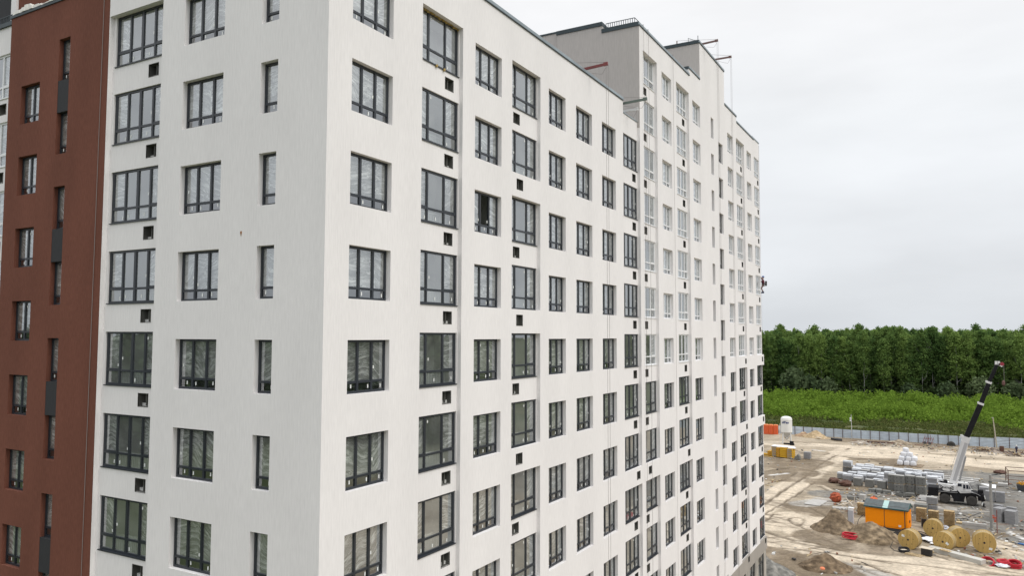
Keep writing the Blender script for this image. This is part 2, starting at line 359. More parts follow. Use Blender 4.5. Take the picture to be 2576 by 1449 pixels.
def facade(face, rects, umax, zmax):
    us = sorted({0.0, umax} | {r[0] for r in rects} | {r[1] for r in rects}); zs = sorted({0.0, zmax} | {r[2] for r in rects} | {r[3] for r in rects})
    us = [u for i, u in enumerate(us) if i == 0 or u-us[i-1] > 1e-6]; zs = [z for i, z in enumerate(zs) if i == 0 or z-zs[i-1] > 1e-6]
    nu, nz = len(us)-1, len(zs)-1
    cell = [[(.45, 'OUT')]*nz for _ in range(nu)]
    for r in rects:
        for i in range(nu):
            if r[0] <= (us[i]+us[i+1])/2 <= r[1]:
                for j in range(nz):
                    if r[2] <= (zs[j]+zs[j+1])/2 <= r[3]:
                        cell[i][j] = (r[4] if r[5] != 'OUT' else .45, r[5])
    mbs = {}
    P = (lambda u, z, d: (-d, u, z)) if face == 'R' else (lambda u, z, d: (-u, d, z))
    flip = face == 'L'
    def q(g, pts):
        mbs.setdefault(g, MB()).face(pts[::-1] if flip else pts)
    for i in range(nu):
        j = 0
        while j < nz:
            d, g = cell[i][j]
            if g in (None, 'OUT'): j += 1; continue
            q(g, [P(us[i], zs[j], d), P(us[i+1], zs[j], d), P(us[i+1], zs[j+1], d), P(us[i], zs[j+1], d)]); j += 1
    OUTC = (.45, 'OUT')
    for i in range(nu+1):
        for j in range(nz):
            A = cell[i-1][j] if i > 0 else OUTC; B = cell[i][j] if i < nu else OUTC
            if i == 0: continue                       # the near corner: the other face closes it
            if abs(A[0]-B[0]) < 1e-6: continue
            lo, hi = (A, B) if A[0] < B[0] else (B, A)
            if lo[1] in (None, 'OUT'): continue
            p = [P(us[i], zs[j], lo[0]), P(us[i], zs[j], hi[0]), P(us[i], zs[j+1], hi[0]), P(us[i], zs[j+1], lo[0])]
            q(lo[1], p if A[0] < B[0] else p[::-1])
    for i in range(nu):
        for j in range(1, nz+1):
            A = cell[i][j-1]; B = cell[i][j] if j < nz else OUTC
            if abs(A[0]-B[0]) < 1e-6: continue
            lo, hi = (A, B) if A[0] < B[0] else (B, A)
            if lo[1] in (None, 'OUT'): continue
            p = [P(us[i], zs[j], lo[0]), P(us[i+1], zs[j], lo[0]), P(us[i+1], zs[j], hi[0]), P(us[i], zs[j], hi[0])]
            q(lo[1], p if A[0] < B[0] else p[::-1])
    return mbs
WM = dict(white=m_white, brown=m_brown, plinth=m_plinth, cladding=m_cladding, panel=m_panel)
WNAME = dict(white='white_wall', brown='brown_wall', plinth='plinth', cladding='ground_floor_wall', panel='dark_panel')
allf = {}
for fc, rc, um, zm in (('R', rectsR, 63.3, 48.15), ('L', rectsL, 26.0, 39.05)):
    for g, b in facade(fc, rc, um, zm).items():
        if g == 'white' and g in allf:
            A = allf[g]; n = len(A.v); A.v += b.v; A.f += [tuple(n+i for i in f) for f in b.f]; A.m += b.m
        elif g == 'panel':
            fs = {}
            for f in b.f: fs.setdefault(round(sum(b.v[i][2] for i in f)/4/6.0), []).append(f)
            for ff in fs.values():
                q_ = MB(); [q_.face([b.v[i] for i in f]) for f in ff]; q_.build('dark_panel', m_panel, bld)
        else: allf[g if g not in allf else g+'_'] = b
for g, b in allf.items(): b.build(WNAME[g.strip('_')], WM[g.strip('_')], bld)

# other outer walls, roofs and the stair towers above them
w = MB()
w.box(-15, -.46, 63.0, 63.28, 0, 44.7)                   # far end wall
w.box(-15.2, -15, 15, 63.28, 0, 45); w.box(-26, -15.2, 15, 15.2, 0, 38.4); w.box(-26.2, -26, 0, 15.2, 0, 38.4)
w.build('rear_wall', m_white, bld)
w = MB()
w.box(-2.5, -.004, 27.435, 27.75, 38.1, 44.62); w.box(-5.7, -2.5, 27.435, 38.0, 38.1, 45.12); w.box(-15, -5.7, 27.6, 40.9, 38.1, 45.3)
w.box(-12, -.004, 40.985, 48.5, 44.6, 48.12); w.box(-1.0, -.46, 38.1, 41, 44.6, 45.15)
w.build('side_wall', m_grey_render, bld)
w = MB()
w.box(-15, -.46, .46, 27.44, 38.2, 38.4); w.box(-26, -15, .46, 15, 38.2, 38.4); w.box(-14.8, -.46, 28, 63, 44.0, 44.2)
w.build('roof', m_roof, bld)
# parapet caps
c = MB()
c.box(-.5, .05, -.05, 24.60, 39.05, 39.2, 0)
c.box(-.66, -.14, 24.605, 27.43, 38.44, 38.5, 0)
c.box(-.5, .05, 27.40, 38.17, 44.65, 44.80, 0); c.box(-.5, .05, 38.15, 40.98, 45.2, 45.33, 0)
c.box(-.5, .05, 40.94, 48.62, 48.15, 48.30, 0); c.box(-.5, .05, 48.63, 52.92, 45.25, 45.37, 0); c.box(-.5, .05, 52.93, 60.12, 44.75, 44.87, 0)
c.box(-.6, -.13, 60.13, 63.35, 45.05, 45.15, 0)
c.build('parapet_cap', [m_capl], bld)
c = MB()
c.box(-.03, .055, -.055, 24.6, 39.02, 39.06); c.box(-.03, .055, 27.39, 38.16, 44.61, 44.66); c.box(-.03, .055, 38.15, 40.98, 45.16, 45.21)
c.box(-.03, .055, 40.94, 48.6, 48.1, 48.16); c.box(-.03, .055, 48.62, 52.9, 45.2, 45.26); c.box(-.03, .055, 52.92, 60.1, 44.7, 44.76)
c.box(-2.52, -.03, 27.38, 27.9, 44.6, 44.86); c.box(-5.75, -2.48, 27.38, 27.9, 45.08, 45.34); c.box(-2.6, -2.46, 27.9, 38, 45.0, 45.3)
c.box(-15, -5.74, 27.55, 27.9, 45.3, 45.4); c.box(-12, -.03, 40.93, 41.3, 48.1, 48.36); c.box(-1.3, -.03, 38.1, 38.4, 45.15, 45.36)
c.box(-18.2, -11.17, -.04, .5, 38.6, 38.72); c.box(-26, -18.2, .10, .5, 38.45, 38.62)
c.build('parapet_flashing', m_capd, bld)
# white membrane laid over the brown parapet, ragged front edge
c = MB(); x = -18.0
while x < -11.2:
    s_ = .16+.10*rnd.random(); c.box(x, x+s_+.02, -.03-.05*rnd.random(), .46, 38.722, 38.80+.10*rnd.random()+.08*math.sin(x*2.1)); x += s_
c.build('roof_membrane', m_membrane, bld)
# penthouses behind the left parapet
c = MB(); c.box(-21.6, -12, 2.0, 8, 38.4, 43.5); c.build('brown_penthouse_wall', m_brown, bld)
c = MB(); c.box(-22.05, -21.61, 1.9, 8, 38.4, 43.5); c.build('white_penthouse_wall', m_white, bld)
c = MB(); c.box(-26, -22.06, 2.1, 8, 38.4, 43.5); c.build('dark_penthouse_wall', m_panel, bld)
# roof railings
c = MB()
for zz in (38.68, 38.95): c.bar((-26, .2, zz), (-18.25, .2, zz), .03)
for i in range(60): xx = -18.3-i*.125; c.bar((xx, .2, 38.6), (xx, .2, 38.95), .025)
c.build('roof_railing', m_capd, bld)
c = MB()
for zz in (44.95, 45.24): c.bar((-2.3, 27.62, zz), (-.35, 27.62, zz), .035)
for i in range(14): xx = -2.3+i*.15; c.bar((xx, 27.62, 44.84), (xx, 27.62, 45.24), .03)
c.bar((-.35, 27.62, 45.24), (-.1, 28.1, 44.95), .03); c.build('roof_railing', m_capd, bld)
c = MB(); c.bar((-.1, 41.0, 48.3), (-.1, 41.0, 48.72), .04); c.bar((-.9, 41.1, 48.3), (-.9, 41.1, 48.7), .03); c.bar((-.9, 41.1, 48.68), (-.2, 41.2, 48.36), .03)
c.build('roof_railing', m_capd, bld)
c = MB(); c.tube([(-11.52, -.03, 38.6), (-11.6, -.03, 22), (-11.7, -.03, 5)], .011, 5); c.build('wire', m_rope, bld)
# interior: floors and back walls seen through the clear panes
s = MB(); s.box(-1.7, -1.55, 1.6, 27.6, 0, 38); s.box(-1.7, -1.55, 27.6, 62.9, 0, 44); s.box(-25.8, -1.7, 1.6, 1.75, 0, 38.2)
s.build('interior_wall', m_inner, bld)
s = MB()
for k in range(-8, 7):
    z = Z0+3*k-2.5
    if z < 0: continue
    s.box(-1.55, -.36, .4 if z < 38 else 27.8, 62.9, z, z+.2)
    if k < 5: s.box(-25.8, -1.55, .36, 1.6, z, z+.2)
for y in (4.4, 7.9, 11.0, 14.4, 17.5, 20.9, 24.1, 27.6, 31.2, 34.4, 38.4, 43.0, 45.5, 48.6, 52.1, 56.3, 59.6): s.box(-1.55, -.36, y, y+.15, 0, 38 if y < 27.5 else 44)
for x in (-3.6, -7.4, -11.5, -15.1, -18.0): s.box(x-.15, x, .36, 1.6, 0, 38.2)
s.build('interior_slab', m_slab, bld)

# ---- windows: one set of meshes per size, copied
def lites(kind, w):
    if kind == 'tri': return [w/3, 2*w/3]
    if kind == 'loggia3': return [.71*w/2.65, 1.80*w/2.65]
    if kind == 'loggia3m': return [.72*w/2.65, 1.72*w/2.65]
    if kind == 'loggia4': return [w*.27, w*.51, w*.755]
    if kind == 'duo': return [w*.48]
    if kind == 'shop': return [w*.5]
    return []
def win_meshes(kind, w, h, fm, var):
    xs = [0]+lites(kind, w)+[w]; tr = -h+(.36 if kind in ('tri', 'mono', 'duo', 'slot') else .53 if kind != 'shop' else h-.8)
    if kind == 'shop': tr = -.8
    F, G, Fi, Ba = MB(), MB(), MB(), MB(); b = .078; D = .07
    F.box(0, w, 0, D, -b, 0); F.box(0, w, 0, D, -h, -h+b); F.box(0, b, .001, D-.001, -h+b, -b); F.box(w-b, w, .001, D-.001, -h+b, -b)
    F.box(b, w-b, .002, D-.002, tr-b/2, tr+b/2)
    for i, x in enumerate(xs[1:-1]):
        t = .062 if (kind == 'loggia4' and i == 1) else .046
        F.box(x-t, x+t, -.004, D-.004, -h+b, -b)
    if kind.startswith('loggia'): F.box(.0, w, -.10, .0, -h-.03, -h+.002)       # sill
    rr = random.Random(sum(map(ord, kind))*131+int(round(w*100))*7+var)
    n = len(xs)-1
    film = set(range(n)) if not kind.startswith('loggia') else {0, n-1}
    if kind == 'slot': film = set()
    if kind == 'shop': film = set()
    for i in range(n):
        a, c_ = xs[i]+(.0 if i else b), xs[i+1]-(.0 if i < n-1 else b)
        for (z0, z1) in ((tr, -b), (-h+b, tr)):
            if var == 3 and kind == 'tri' and i == 1 and z1 == -b: continue
            G.face([(a, .035, z0), (c_, .035, z0), (c_, .035, z1), (a, .035, z1)], 2 if (z1 == tr and not kind.startswith('loggia')) else 0)
        if i in film and kind.startswith('loggia'):              # opening sash: a second, thinner frame
            for q in (a+.005, c_-.04): F.box(q, q+.035, .006, .06, tr+b/2, -b)
            F.box(a, c_, .007, .06, tr+b/2, tr+b/2+.04)
        if i in film and not (kind == 'tri' and var == 3 and i == 1):
            # crumpled sheet hung behind the pane, its lower edge uneven
            nx, nz = 6, 8; n0 = len(Fi.v); lo = tr-(.0 if rr.random() < .7 else .25*rr.random())+.02; ax, cx = a-.01, c_+.01
            for jz in range(nz+1):
                for ix in range(nx+1):
                    zz = -b+.01-(jz/nz)*(-b-lo)
                    if jz == nz: zz += .05*rr.random()
                    Fi.v.append((ax+(cx-ax)*ix/nx, .075+.02*rr.random(), zz))
            for jz in range(nz):
                for ix in range(nx):
                    p = n0+jz*(nx+1)+ix; Fi.f.append((p, p+nx+1, p+nx+2, p+1)); Fi.m.append(0)
        if kind not in ('slot', 'shop'):
            if rr.random() < .85:                                  # installer's stickers
                sx = a+(c_-a)*rr.choice((.2, .5, .75)); sz = -h+.12+.06*rr.random(); G.box(sx, sx+.05, .026, .030, sz, sz+.12, 1)
            if rr.random() < .5:
                sx = a+(c_-a)*rr.choice((.15, .8)); sz = rr.choice((-.28, tr+.15, tr+.4)); G.box(sx, sx+.055, .026, .030, sz, sz+.1, 1)
    if kind.startswith('loggia'):
        x = .08
        while x < w-.08: Ba.box(x, x+.045, .42, .44, -h-.35, -h+.46); x += .105
        Ba.box(.03, w-.03, .40, .46, -h+.46, -h+.50)
    nm = fm.name[:5]
    return dict(frame=F.mesh('window', fm), pane=G.mesh('glass_pane', [m_glass, m_sticker, m_glass2]), film=Fi.mesh('plastic_film', m_film, True) if Fi.v else None, bal=Ba.mesh('balustrade', m_balus) if Ba.v else None, mb=(F, G, Fi, Ba))
cache = {}; items = []
for face, kind, u0, u1, zt, d, white, h in WIN:
    c_ = ((0, (u0+u1)/2, zt-h/2) if face == 'R' else (-(u0+u1)/2, 0, zt-h/2)); sc_ = shown(c_, .5)
    area = 0
    if sc_:
        dv = np.array(c_)-CAM; dist = np.linalg.norm(dv); cosn = (abs(dv[0]) if face == 'R' else abs(dv[1]))/dist
        area = (u1-u0)*h*cosn/dist**2
    items.append((area, face, kind, u0, u1, zt, d, white, h))
items.sort(key=lambda t: -t[0])
rest = [MB(), MB(), MB(), MB()]
for idx, (area, face, kind, u0, u1, zt, d, white, h) in enumerate(items):
    var = rnd.choice((0, 0, 1, 1, 2, 2)) if idx < 60 else rnd.choice((0, 1))
    if face == 'R' and abs(u0-8.40) < .01 and abs(zt-(Z0+6)) < .01: var = 3
    key = (kind, round(u1-u0, 2), round(h, 2), white, var)
    if key not in cache: cache[key] = win_meshes(kind, u1-u0, h, m_wframe if white else m_frame, var)
    W = cache[key]
    loc = (-d, u0, zt) if face == 'R' else (-u1, d, zt); rz = math.pi/2 if face == 'R' else 0
    if idx < 100:
        fo = part('window', W['frame'], bld, loc, rz)
        part('glass_pane', W['pane'], fo)
        if W['film']: part('plastic_film', W['film'], fo)
        if W['bal']: part('balustrade', W['bal'], fo)
        if var == 3: fo['label'] = 'window with its middle sash uncovered and dark'
    else:
        for R_, S_, mi in zip(rest, W['mb'], ((0, 0), (2, 3, 6), (4, 4), (5, 5))):
            n = len(rest[0].v)
            for (x, y, z) in S_.v:
                rest[0].v.append((loc[0]-y, loc[1]+x, loc[2]+z) if face == 'R' else (loc[0]+x, loc[1]+y, loc[2]+z))
            rest[0].f += [tuple(n+i for i in f) for f in S_.f]
            base = (1 if white else 0)
            for q in S_.m: rest[0].m.append((base if mi[0] == 0 else mi[q] if mi[0] == 2 else mi[0]))
ro = rest[0].build('window', [m_frame, m_wframe, m_glass, m_sticker, m_film, m_balus, m_glass2], bld); tag(ro, 'smaller, more distant windows of the long facade', kind='stuff')
# ---- air conditioner niches under the loggia windows
b = MB(); w_, h_, dp = .56, .46, .36
b.face([(0, 0, -h_), (0, dp, -h_), (0, dp, 0), (0, 0, 0)][::-1]); b.face([(w_, 0, -h_), (w_, 0, 0), (w_, dp, 0), (w_, dp, -h_)][::-1])
b.face([(0, 0, 0), (0, dp, 0), (w_, dp, 0), (w_, 0, 0)][::-1]); b.face([(0, 0, -h_), (w_, 0, -h_), (w_, dp, -h_), (0, dp, -h_)][::-1]); b.face([(0, dp, -h_), (w_, dp, -h_), (w_, dp, 0), (0, dp, 0)])
b.box(.30, .34, .10, dp-.01, -h_+.02, -.02, 0); b.box(.40, .43, .22, .25, -h_+.02, -.02, 1)
for a in ((-.015, w_+.015, -.006, .008, -.001, .015), (-.015, w_+.015, -.006, .008, -h_-.015, -h_+.001), (-.015, .001, -.005, .008, -h_, 0), (w_-.001, w_+.015, -.005, .008, -h_, 0)): b.box(*a)
nme = b.mesh('vent_niche', [m_niche, m_capl])
for face, u, z, d in NICHE:
    part('vent_niche', nme, bld, (-d, u, z) if face == 'R' else (-u-w_, d, z), math.pi/2 if face == 'R' else 0)
# mounting foam around the topmost loggia window of the long facade, and a rust drip
b = MB()
for i in range(26):
    y = 4.9+i*.1+.03*rnd.random(); zz = Z0+12.25-.02-.05*rnd.random(); b.obox((-.2-.02*rnd.random(), y, zz), (.04, .10, .03+.05*rnd.random()), Matrix.Rotation(rnd.random(), 3, 'X'))
b.build('foam_bead', m_foam, bld)
for y in (5.9, 6.4): b = MB(); b.obox((-.13, y, Z0+10.27), (.06, .10, .07), Matrix.Rotation(rnd.random(), 3, 'X')); b.build('foam_blob', m_foam, bld)
RX, RZ = -3.65, Z0+3.48
b = MB(); b.obox((RX, -.004, RZ), (.07, .012, .09)); b.obox((RX, -.003, RZ-.07), (.03, .008, .08))
b.build('rust_stain', mat('rust', (.30, .14, .05), .9), bld)

# ---- roof davits with hanging ropes, and loose ropes
m_red = mat('davit_red', (.16, .03, .028), .5, var=.2); m_green = mat('davit_green', (.10, .13, .11), .5); m_rust = mat('davit_rust', (.15, .085, .075), .6)
def davit(label, u, z, tx, tz, m, rope_to, back=2.2, rr=.045, tie=.75):
    t = thing('roof_davit', label, 'davit', (0, u, z), group='davits along the roof edge')
    c = MB(); c.bar((-back, 0, .02), (tx, 0, tz-z), .09, .13); c.bar((-.4, 0, -.4), (-.4, 0, .1), .08)
    c.build('beam', m, t)
    c = MB(); c.lathe([(.02, -.04), (.08, -.04), (.085, 0), (.08, .04), (.02, .04)], 12, (tx, 0, tz-z+.02), axis='y'); c.bar((tx-.15, 0, tz-z), (tx+.08, 0, tz-z+.02), .1, .18); c.build('pulley', m, t)
    c = MB(); c.tube([(tx, -.03, tz-z), (tx+.02, -.03, rope_to-z)], .008, 5); c.tube([(tx+.05, .12, tz-z), (tx+.08, .12, rope_to-z)], .008, 5)
    c.tube([(tx, 0, tz-z+.1), ((tx-back)/2, 0, tie*.55+.1), (-back, 0, tie+.0)], .012, 5)
    c.tube([(tx, 0, tz-z-.15), (tx-.25, 0, tz-z-.5), (.2, 0, -.2)], .01, 5); c.build('rope', m_rope, t)
    c = MB(); c.bar((-back, 0, -.6), (-back, 0, tie), .07); c.bar((-back-.4, -.5, -.55), (-back-.4, .5, -.55), .12); c.build('post', m, t)
    return t
davit('red davit sticking out over the near roof edge, in front of the grey side wall', 19.64, 39.32, 1.02, 39.48, m_red, 2)
davit('dark green davit at the low parapet beside the tall block', 24.72, 38.78, 1.37, 38.94, m_green, 30)
davit('short white davit just below the dark green one', 25.67, 38.66, .47, 38.72, mat('davit_white', (.6, .6, .6), .5), 37.6)
davit('thin rusty davit nearest the corner of the roof tower', 42.33, 48.40, 1.05, 48.55, m_rust, 2)
davit('thin rusty davit at the far side of the roof tower top', 46.07, 48.42, 1.20, 48.42, m_rust, 2)
for lab, y, zt, x in (('thin rope hanging down the first column of white framed windows', 28.0, 44.8, .10), ('rope hanging just right of the first white framed window column', 28.9, 44.8, .10), ('long rope hanging down the wall between white framed window columns', 33.96, 44.8, .10),
                      ):
    c = MB(); c.tube([(x, y, zt), (x+.03, y, zt-20), (x, y, 1.0)], .009, 5); c.tube([(-.5, y, zt+.05), (x, y, zt+.03)], .02, 5)
    tag(c.build('hanging_rope', m_rope), lab, 'rope', 'ropes hanging down the facade')
# ================================================================== ground
def vnoise(x, y, s, seed=0):
    r = np.random.RandomState(seed); G_ = r.rand(256, 256)
    X, Y = x/s, y/s; xi, yi = np.floor(X).astype(int), np.floor(Y).astype(int); fx, fy = X-xi, Y-yi
    fx = fx*fx*(3-2*fx); fy = fy*fy*(3-2*fy); g = lambda a, b: G_[a % 256, b % 256]
    return (g(xi, yi)*(1-fx)+g(xi+1, yi)*fx)*(1-fy)+(g(xi, yi+1)*(1-fx)+g(xi+1, yi+1)*fx)*fy
def fbm(x, y, s, seed=0, o=4):
    t = 0; a = 1; n = 0
    for k in range(o): t = t+a*vnoise(x+17*k, y-9*k, s/2**k, seed+k); n += a; a *= .55
    return t/n
PALETTE = dict(P=(.56, .48, .375), D=(.115, .09, .062), G=(.175, .17, .157), W=(.66, .65, .63), C=(.41, .39, .355), E=(.185, .145, .10))
PAINT = [('P',5.5,[(-23.2,169.3),(-11.8,172.1),(-4.3,173.3),(6.4,174.1),(16.6,176.1),(30.1,176.5)]),
('D',0.35,[(-23.0,175.8),(-15.7,175.9),(-6.8,175.7),(-0.1,175.2),(8.5,175.3),(16.6,175.2),(24.4,175.6),(29.6,177.1)]),
('P',2.4,[(-9.5,103.7),(-8.4,118.6),(-6.9,138.4),(-6.0,151.9),(-4.7,168.7)]),
('P',2.4,[(-7.3,93.3),(-6.4,110.0),(-5.4,128.1),(-4.0,147.8),(-1.7,171.4)]),
('D',0.6,[(-8.2,102.0),(-7.5,116.1),(-6.2,133.6),(-6.1,143.0),(-5.2,154.7),(-3.5,170.3)]),
('D',0.25,[(-6.8,95.8),(-5.2,111.6),(-4.3,125.3)]),
('P',7,[(-8.0,88.7),(-3.6,91.3),(-1.9,96.4),(1.8,91.2)]),
('P',9,[(-5.8,77.0),(-1.5,80.0),(3.2,80.2),(7.8,79.4),(12.0,79.1),(17.1,79.0),(22.5,80.2)]),
('P',5,[(-0.4,88.1),(2.5,85.7),(6.3,83.0),(10.8,82.6),(14.0,81.7)]),
('D',0.7,[(-5.0,86.0),(-2.9,84.2),(-0.8,83.2)]),
('D',0.35,[(-4.5,85.7),(-0.9,83.7),(2.8,83.1),(5.8,82.5)]),
('D',0.4,[(-1.0,82.5),(0.8,82.2),(3.0,81.9),(5.6,81.9)]),
('D',0.25,[(-3.1,78.6),(-0.2,79.2),(3.3,79.5),(6.7,79.5),(10.0,78.8)]),
('D',0.45,[(-0.9,76.3),(1.2,76.1),(3.1,76.0),(5.9,76.0)]),
('D',0.3,[(6.1,79.2),(8.9,79.3),(12.0,79.4),(16.1,79.5),(20.0,80.3)]),
('D',0.35,[(6.9,77.0),(8.6,76.2),(10.2,75.0),(11.2,74.4)]),
('D',0.3,[(6.2,76.2),(8.0,76.8),(9.5,75.5),(10.2,73.8)]),
('D',0.3,[(-3.3,95.3),(-2.4,96.1),(-1.6,95.9),(-1.2,93.1),(-1.5,90.9),(-2.4,92.0),(-3.3,94.2),(-3.3,95.3)]),
('D',0.3,[(-6.0,91.9),(-5.7,96.4),(-4.6,96.3)]),
('D',0.25,[(-1.2,90.8),(0.3,88.5),(2.5,85.7),(4.5,83.6)]),
('C',5,[(5.6,74.1),(6.8,72.6),(8.3,72.7)]),
('E',8,[(-18.6,147.5),(-14.1,139.6),(-9.8,139.4),(-8.1,146.1)]),
('E',8,[(-14.2,126.4),(-10.7,126.1),(-8.8,133.4)]),
('D',0.3,[(-15.6,138.8),(-13.5,141.5),(-10.6,141.8),(-7.8,144.1)]),
('D',0.5,[(-13.9,131.6),(-12.5,133.8),(-10.3,137.8),(-8.5,137.5)]),
('D',0.4,[(-12.6,125.0),(-11.2,128.2),(-8.7,128.5),(-8.6,133.5)]),
('D',0.4,[(-11.2,118.0),(-10.2,121.8),(-9.0,124.8)]),
('D',0.3,[(-13.9,162.3),(-10.5,157.3),(-7.2,157.6),(-6.0,161.7)]),
('W',0.8,[(-12.2,127.6),(-11.1,129.5),(-9.9,131.5)]),
('W',0.6,[(-10.2,164.1),(-8.8,163.5),(-7.7,163.3)]),
('E',5,[(-3.7,125.7),(-1.4,123.8),(2.0,120.7),(7.3,123.8)]),
('D',0.3,[(-4.7,122.9),(-2.9,120.8),(-0.8,117.1),(0.9,117.6)]),
('P',0.4,[(-4.1,122.2),(-2.5,122.0),(-0.6,118.1),(0.8,118.5)]),
('D',0.35,[(-4.4,116.8),(0.2,115.7),(4.9,114.8)]),
('P',0.5,[(-4.6,115.8),(0.3,114.8),(4.1,114.8)]),
('G',5,[(-1.3,114.8),(3.2,116.5),(7.5,120.0),(12.7,122.1)]),
('D',0.5,[(0.4,116.8),(3.9,117.0),(7.7,117.8),(12.0,120.8)]),
('G',3,[(3.3,115.7),(10.7,114.8),(17.6,111.6),(21.5,113.9)]),
('C',1.6,[(-1.7,110.9),(3.8,110.7),(10.7,116.4),(21.5,113.9)]),
('C',2.6,[(10.7,114.8),(14.2,114.3),(17.6,113.1),(21.5,113.1)]),
('D',0.5,[(14.2,115.1),(17.0,115.1),(19.6,115.1)]),
('C',2.5,[(13.7,136.0),(15.6,136.0),(16.4,135.4)]),
('W',2.2,[(13.7,137.6),(16.4,137.6),(19.6,137.8),(21.6,137.3)]),
('G',14,[(21.7,134.3),(26.6,135.1)]),
('G',14,[(21.9,121.3),(25.5,120.1)]),
('G',10,[(21.6,108.1),(24.6,107.8)]),
('G',6,[(16.5,147.1),(21.5,147.6),(27.6,148.7)]),
('G',4,[(14.0,141.9),(19.7,142.9),(24.4,142.3)]),
('G',4,[(21.5,99.7),(23.8,97.6)]),
('W',0.9,[(22.2,102.5),(22.9,100.5),(23.9,98.7)]),
('E',6,[(-2.7,103.5),(-0.7,101.6),(3.1,103.0)]),
('D',0.4,[(-3.2,104.9),(-1.1,102.1),(0.7,99.4),(4.6,101.4)]),
('E',6,[(1.4,86.7),(6.2,84.0),(10.1,85.3)]),
('E',5,[(-0.7,158.2),(5.3,157.1),(7.3,149.5)]),
('D',0.3,[(-2.1,152.7),(1.4,157.8),(4.6,153.6),(7.0,155.1)]),
('D',0.3,[(-0.8,149.0),(2.6,154.0),(6.2,151.7)]),
('P',10,[(-1.1,162.9),(6.8,166.0),(18.4,163.3),(27.2,161.4)]),
('E',7,[(-5.5,185.2),(5.9,185.7),(18.8,189.4),(30.5,188.8)]),
('E',3,[(16.7,87.5),(19.3,88.1)]),
('D',0.5,[(13.4,85.2),(16.1,83.3),(19.1,82.8)]),
('G',5,[(12.4,104.8),(16.2,105.0),(19.8,102.4)]),
('P',3,[(21.2,94.4),(22.1,92.3),(23.2,88.9)]),
('E',5,[(-2.8,76.1),(-0.7,75.4),(1.0,73.6),(2.8,71.6)]),
('E',5,[(2.3,75.3),(3.9,74.4),(6.0,71.4)]),
('C',4,[(-3.1,105.8),(-1.8,107.4),(-1.0,107.9)]),
('E',3,[(13.8,98.9),(16.2,99.0),(20.9,99.3)]),
('D',0.4,[(9.6,91.5),(10.6,91.3),(10.0,88.4)])]
xs = np.concatenate([[-4000, -1500, -600, -250, -120, -70, -45], np.arange(-34, 46, .3), [50, 58, 70, 95, 130, 200, 350, 700, 1500, 4000]])
ys = np.concatenate([[-3000, -1000, -400, -150, -60, -20, 0, 15, 30, 42, 50], np.arange(56, 120, .3), np.arange(120, 192, .42), np.arange(192, 240, 2.0), [250, 270, 300, 340, 400, 500, 700, 1200, 2500, 6000]])
X, Y = np.meshgrid(xs, ys); X = X.ravel(); Y = Y.ravel()
n1 = fbm(X, Y, 7, 1); n2 = fbm(X, Y, 1.6, 5); n3 = fbm(X*1.0, Y*.35, 2.2, 9)
C3 = lambda c: np.array(c)[None, :]
t = np.clip((n1-.38)/.24, 0, 1)[:, None]; t2 = np.clip((n2-.35)/.3, 0, 1)[:, None]
col = C3((.29, .24, .175))*(1-t)+C3((.39, .33, .25))*t
col = col*(.9+.18*t2)
mud = np.clip((X-19)/8, 0, 1)*np.clip((Y-88)/10, 0, 1)*np.clip((150-Y)/15, 0, 1)*np.clip(n1*1.8-.2, 0, 1)
col = col*(1-mud[:, None])+C3((.165, .162, .155))*mud[:, None]*(.8+.4*t2)
h = (n1-.5)*.30+(n2-.5)*.10
band = np.clip((Y-101)/7, 0, 1)*np.clip((141-Y)/8, 0, 1)*np.clip((X+3)/4, 0, 1)*np.clip((n3-.28)*3.2, 0, 1)*.85
col = col*(1-band[:, None])+C3((.205, .18, .15))*band[:, None]*(.75+.5*t2)
wob = (fbm(X, Y, 1.1, 21)-.5)*.9; wob2 = (fbm(X, Y, 3.5, 31)-.5)*1.6
site = (Y > 50) & (Y < 192) & (X > -36) & (X < 48)
for cl_, wd, pts in PAINT:
    dmin = np.full(X.shape, 1e9)
    for (x0, y0), (x1, y1) in zip(pts, pts[1:]):
        dx, dy = x1-x0, y1-y0; L2 = dx*dx+dy*dy+1e-9
        u = np.clip(((X-x0)*dx+(Y-y0)*dy)/L2, 0, 1); dmin = np.minimum(dmin, np.hypot(X-x0-u*dx, Y-y0-u*dy))
    amp = min(1.0, wd/2.5)
    kq = .45 if cl_ in 'PC' else 1.0; dd = dmin+wob*amp*.8*kq+wob2*amp*.5*kq; hw = wd/2
    if cl_ == 'D': hw = max(hw, .22)
    wgt = np.clip((hw*1.15-dd)/(min(hw, .9)*.5), 0, 1)*site
    if cl_ == 'D': wgt *= np.clip(.15+1.5*fbm(X, Y, 4.5, 44), 0, .92)
    elif cl_ in 'EG': wgt *= np.clip(.3+1.2*n3, 0, .92)
    else: wgt *= .9
    pc = C3(PALETTE[cl_])*(.88+.22*t2)
    col = col*(1-wgt[:, None])+pc*wgt[:, None]
    h = h-wgt*(.10 if cl_ == 'D' else -.02 if cl_ == 'P' else 0)
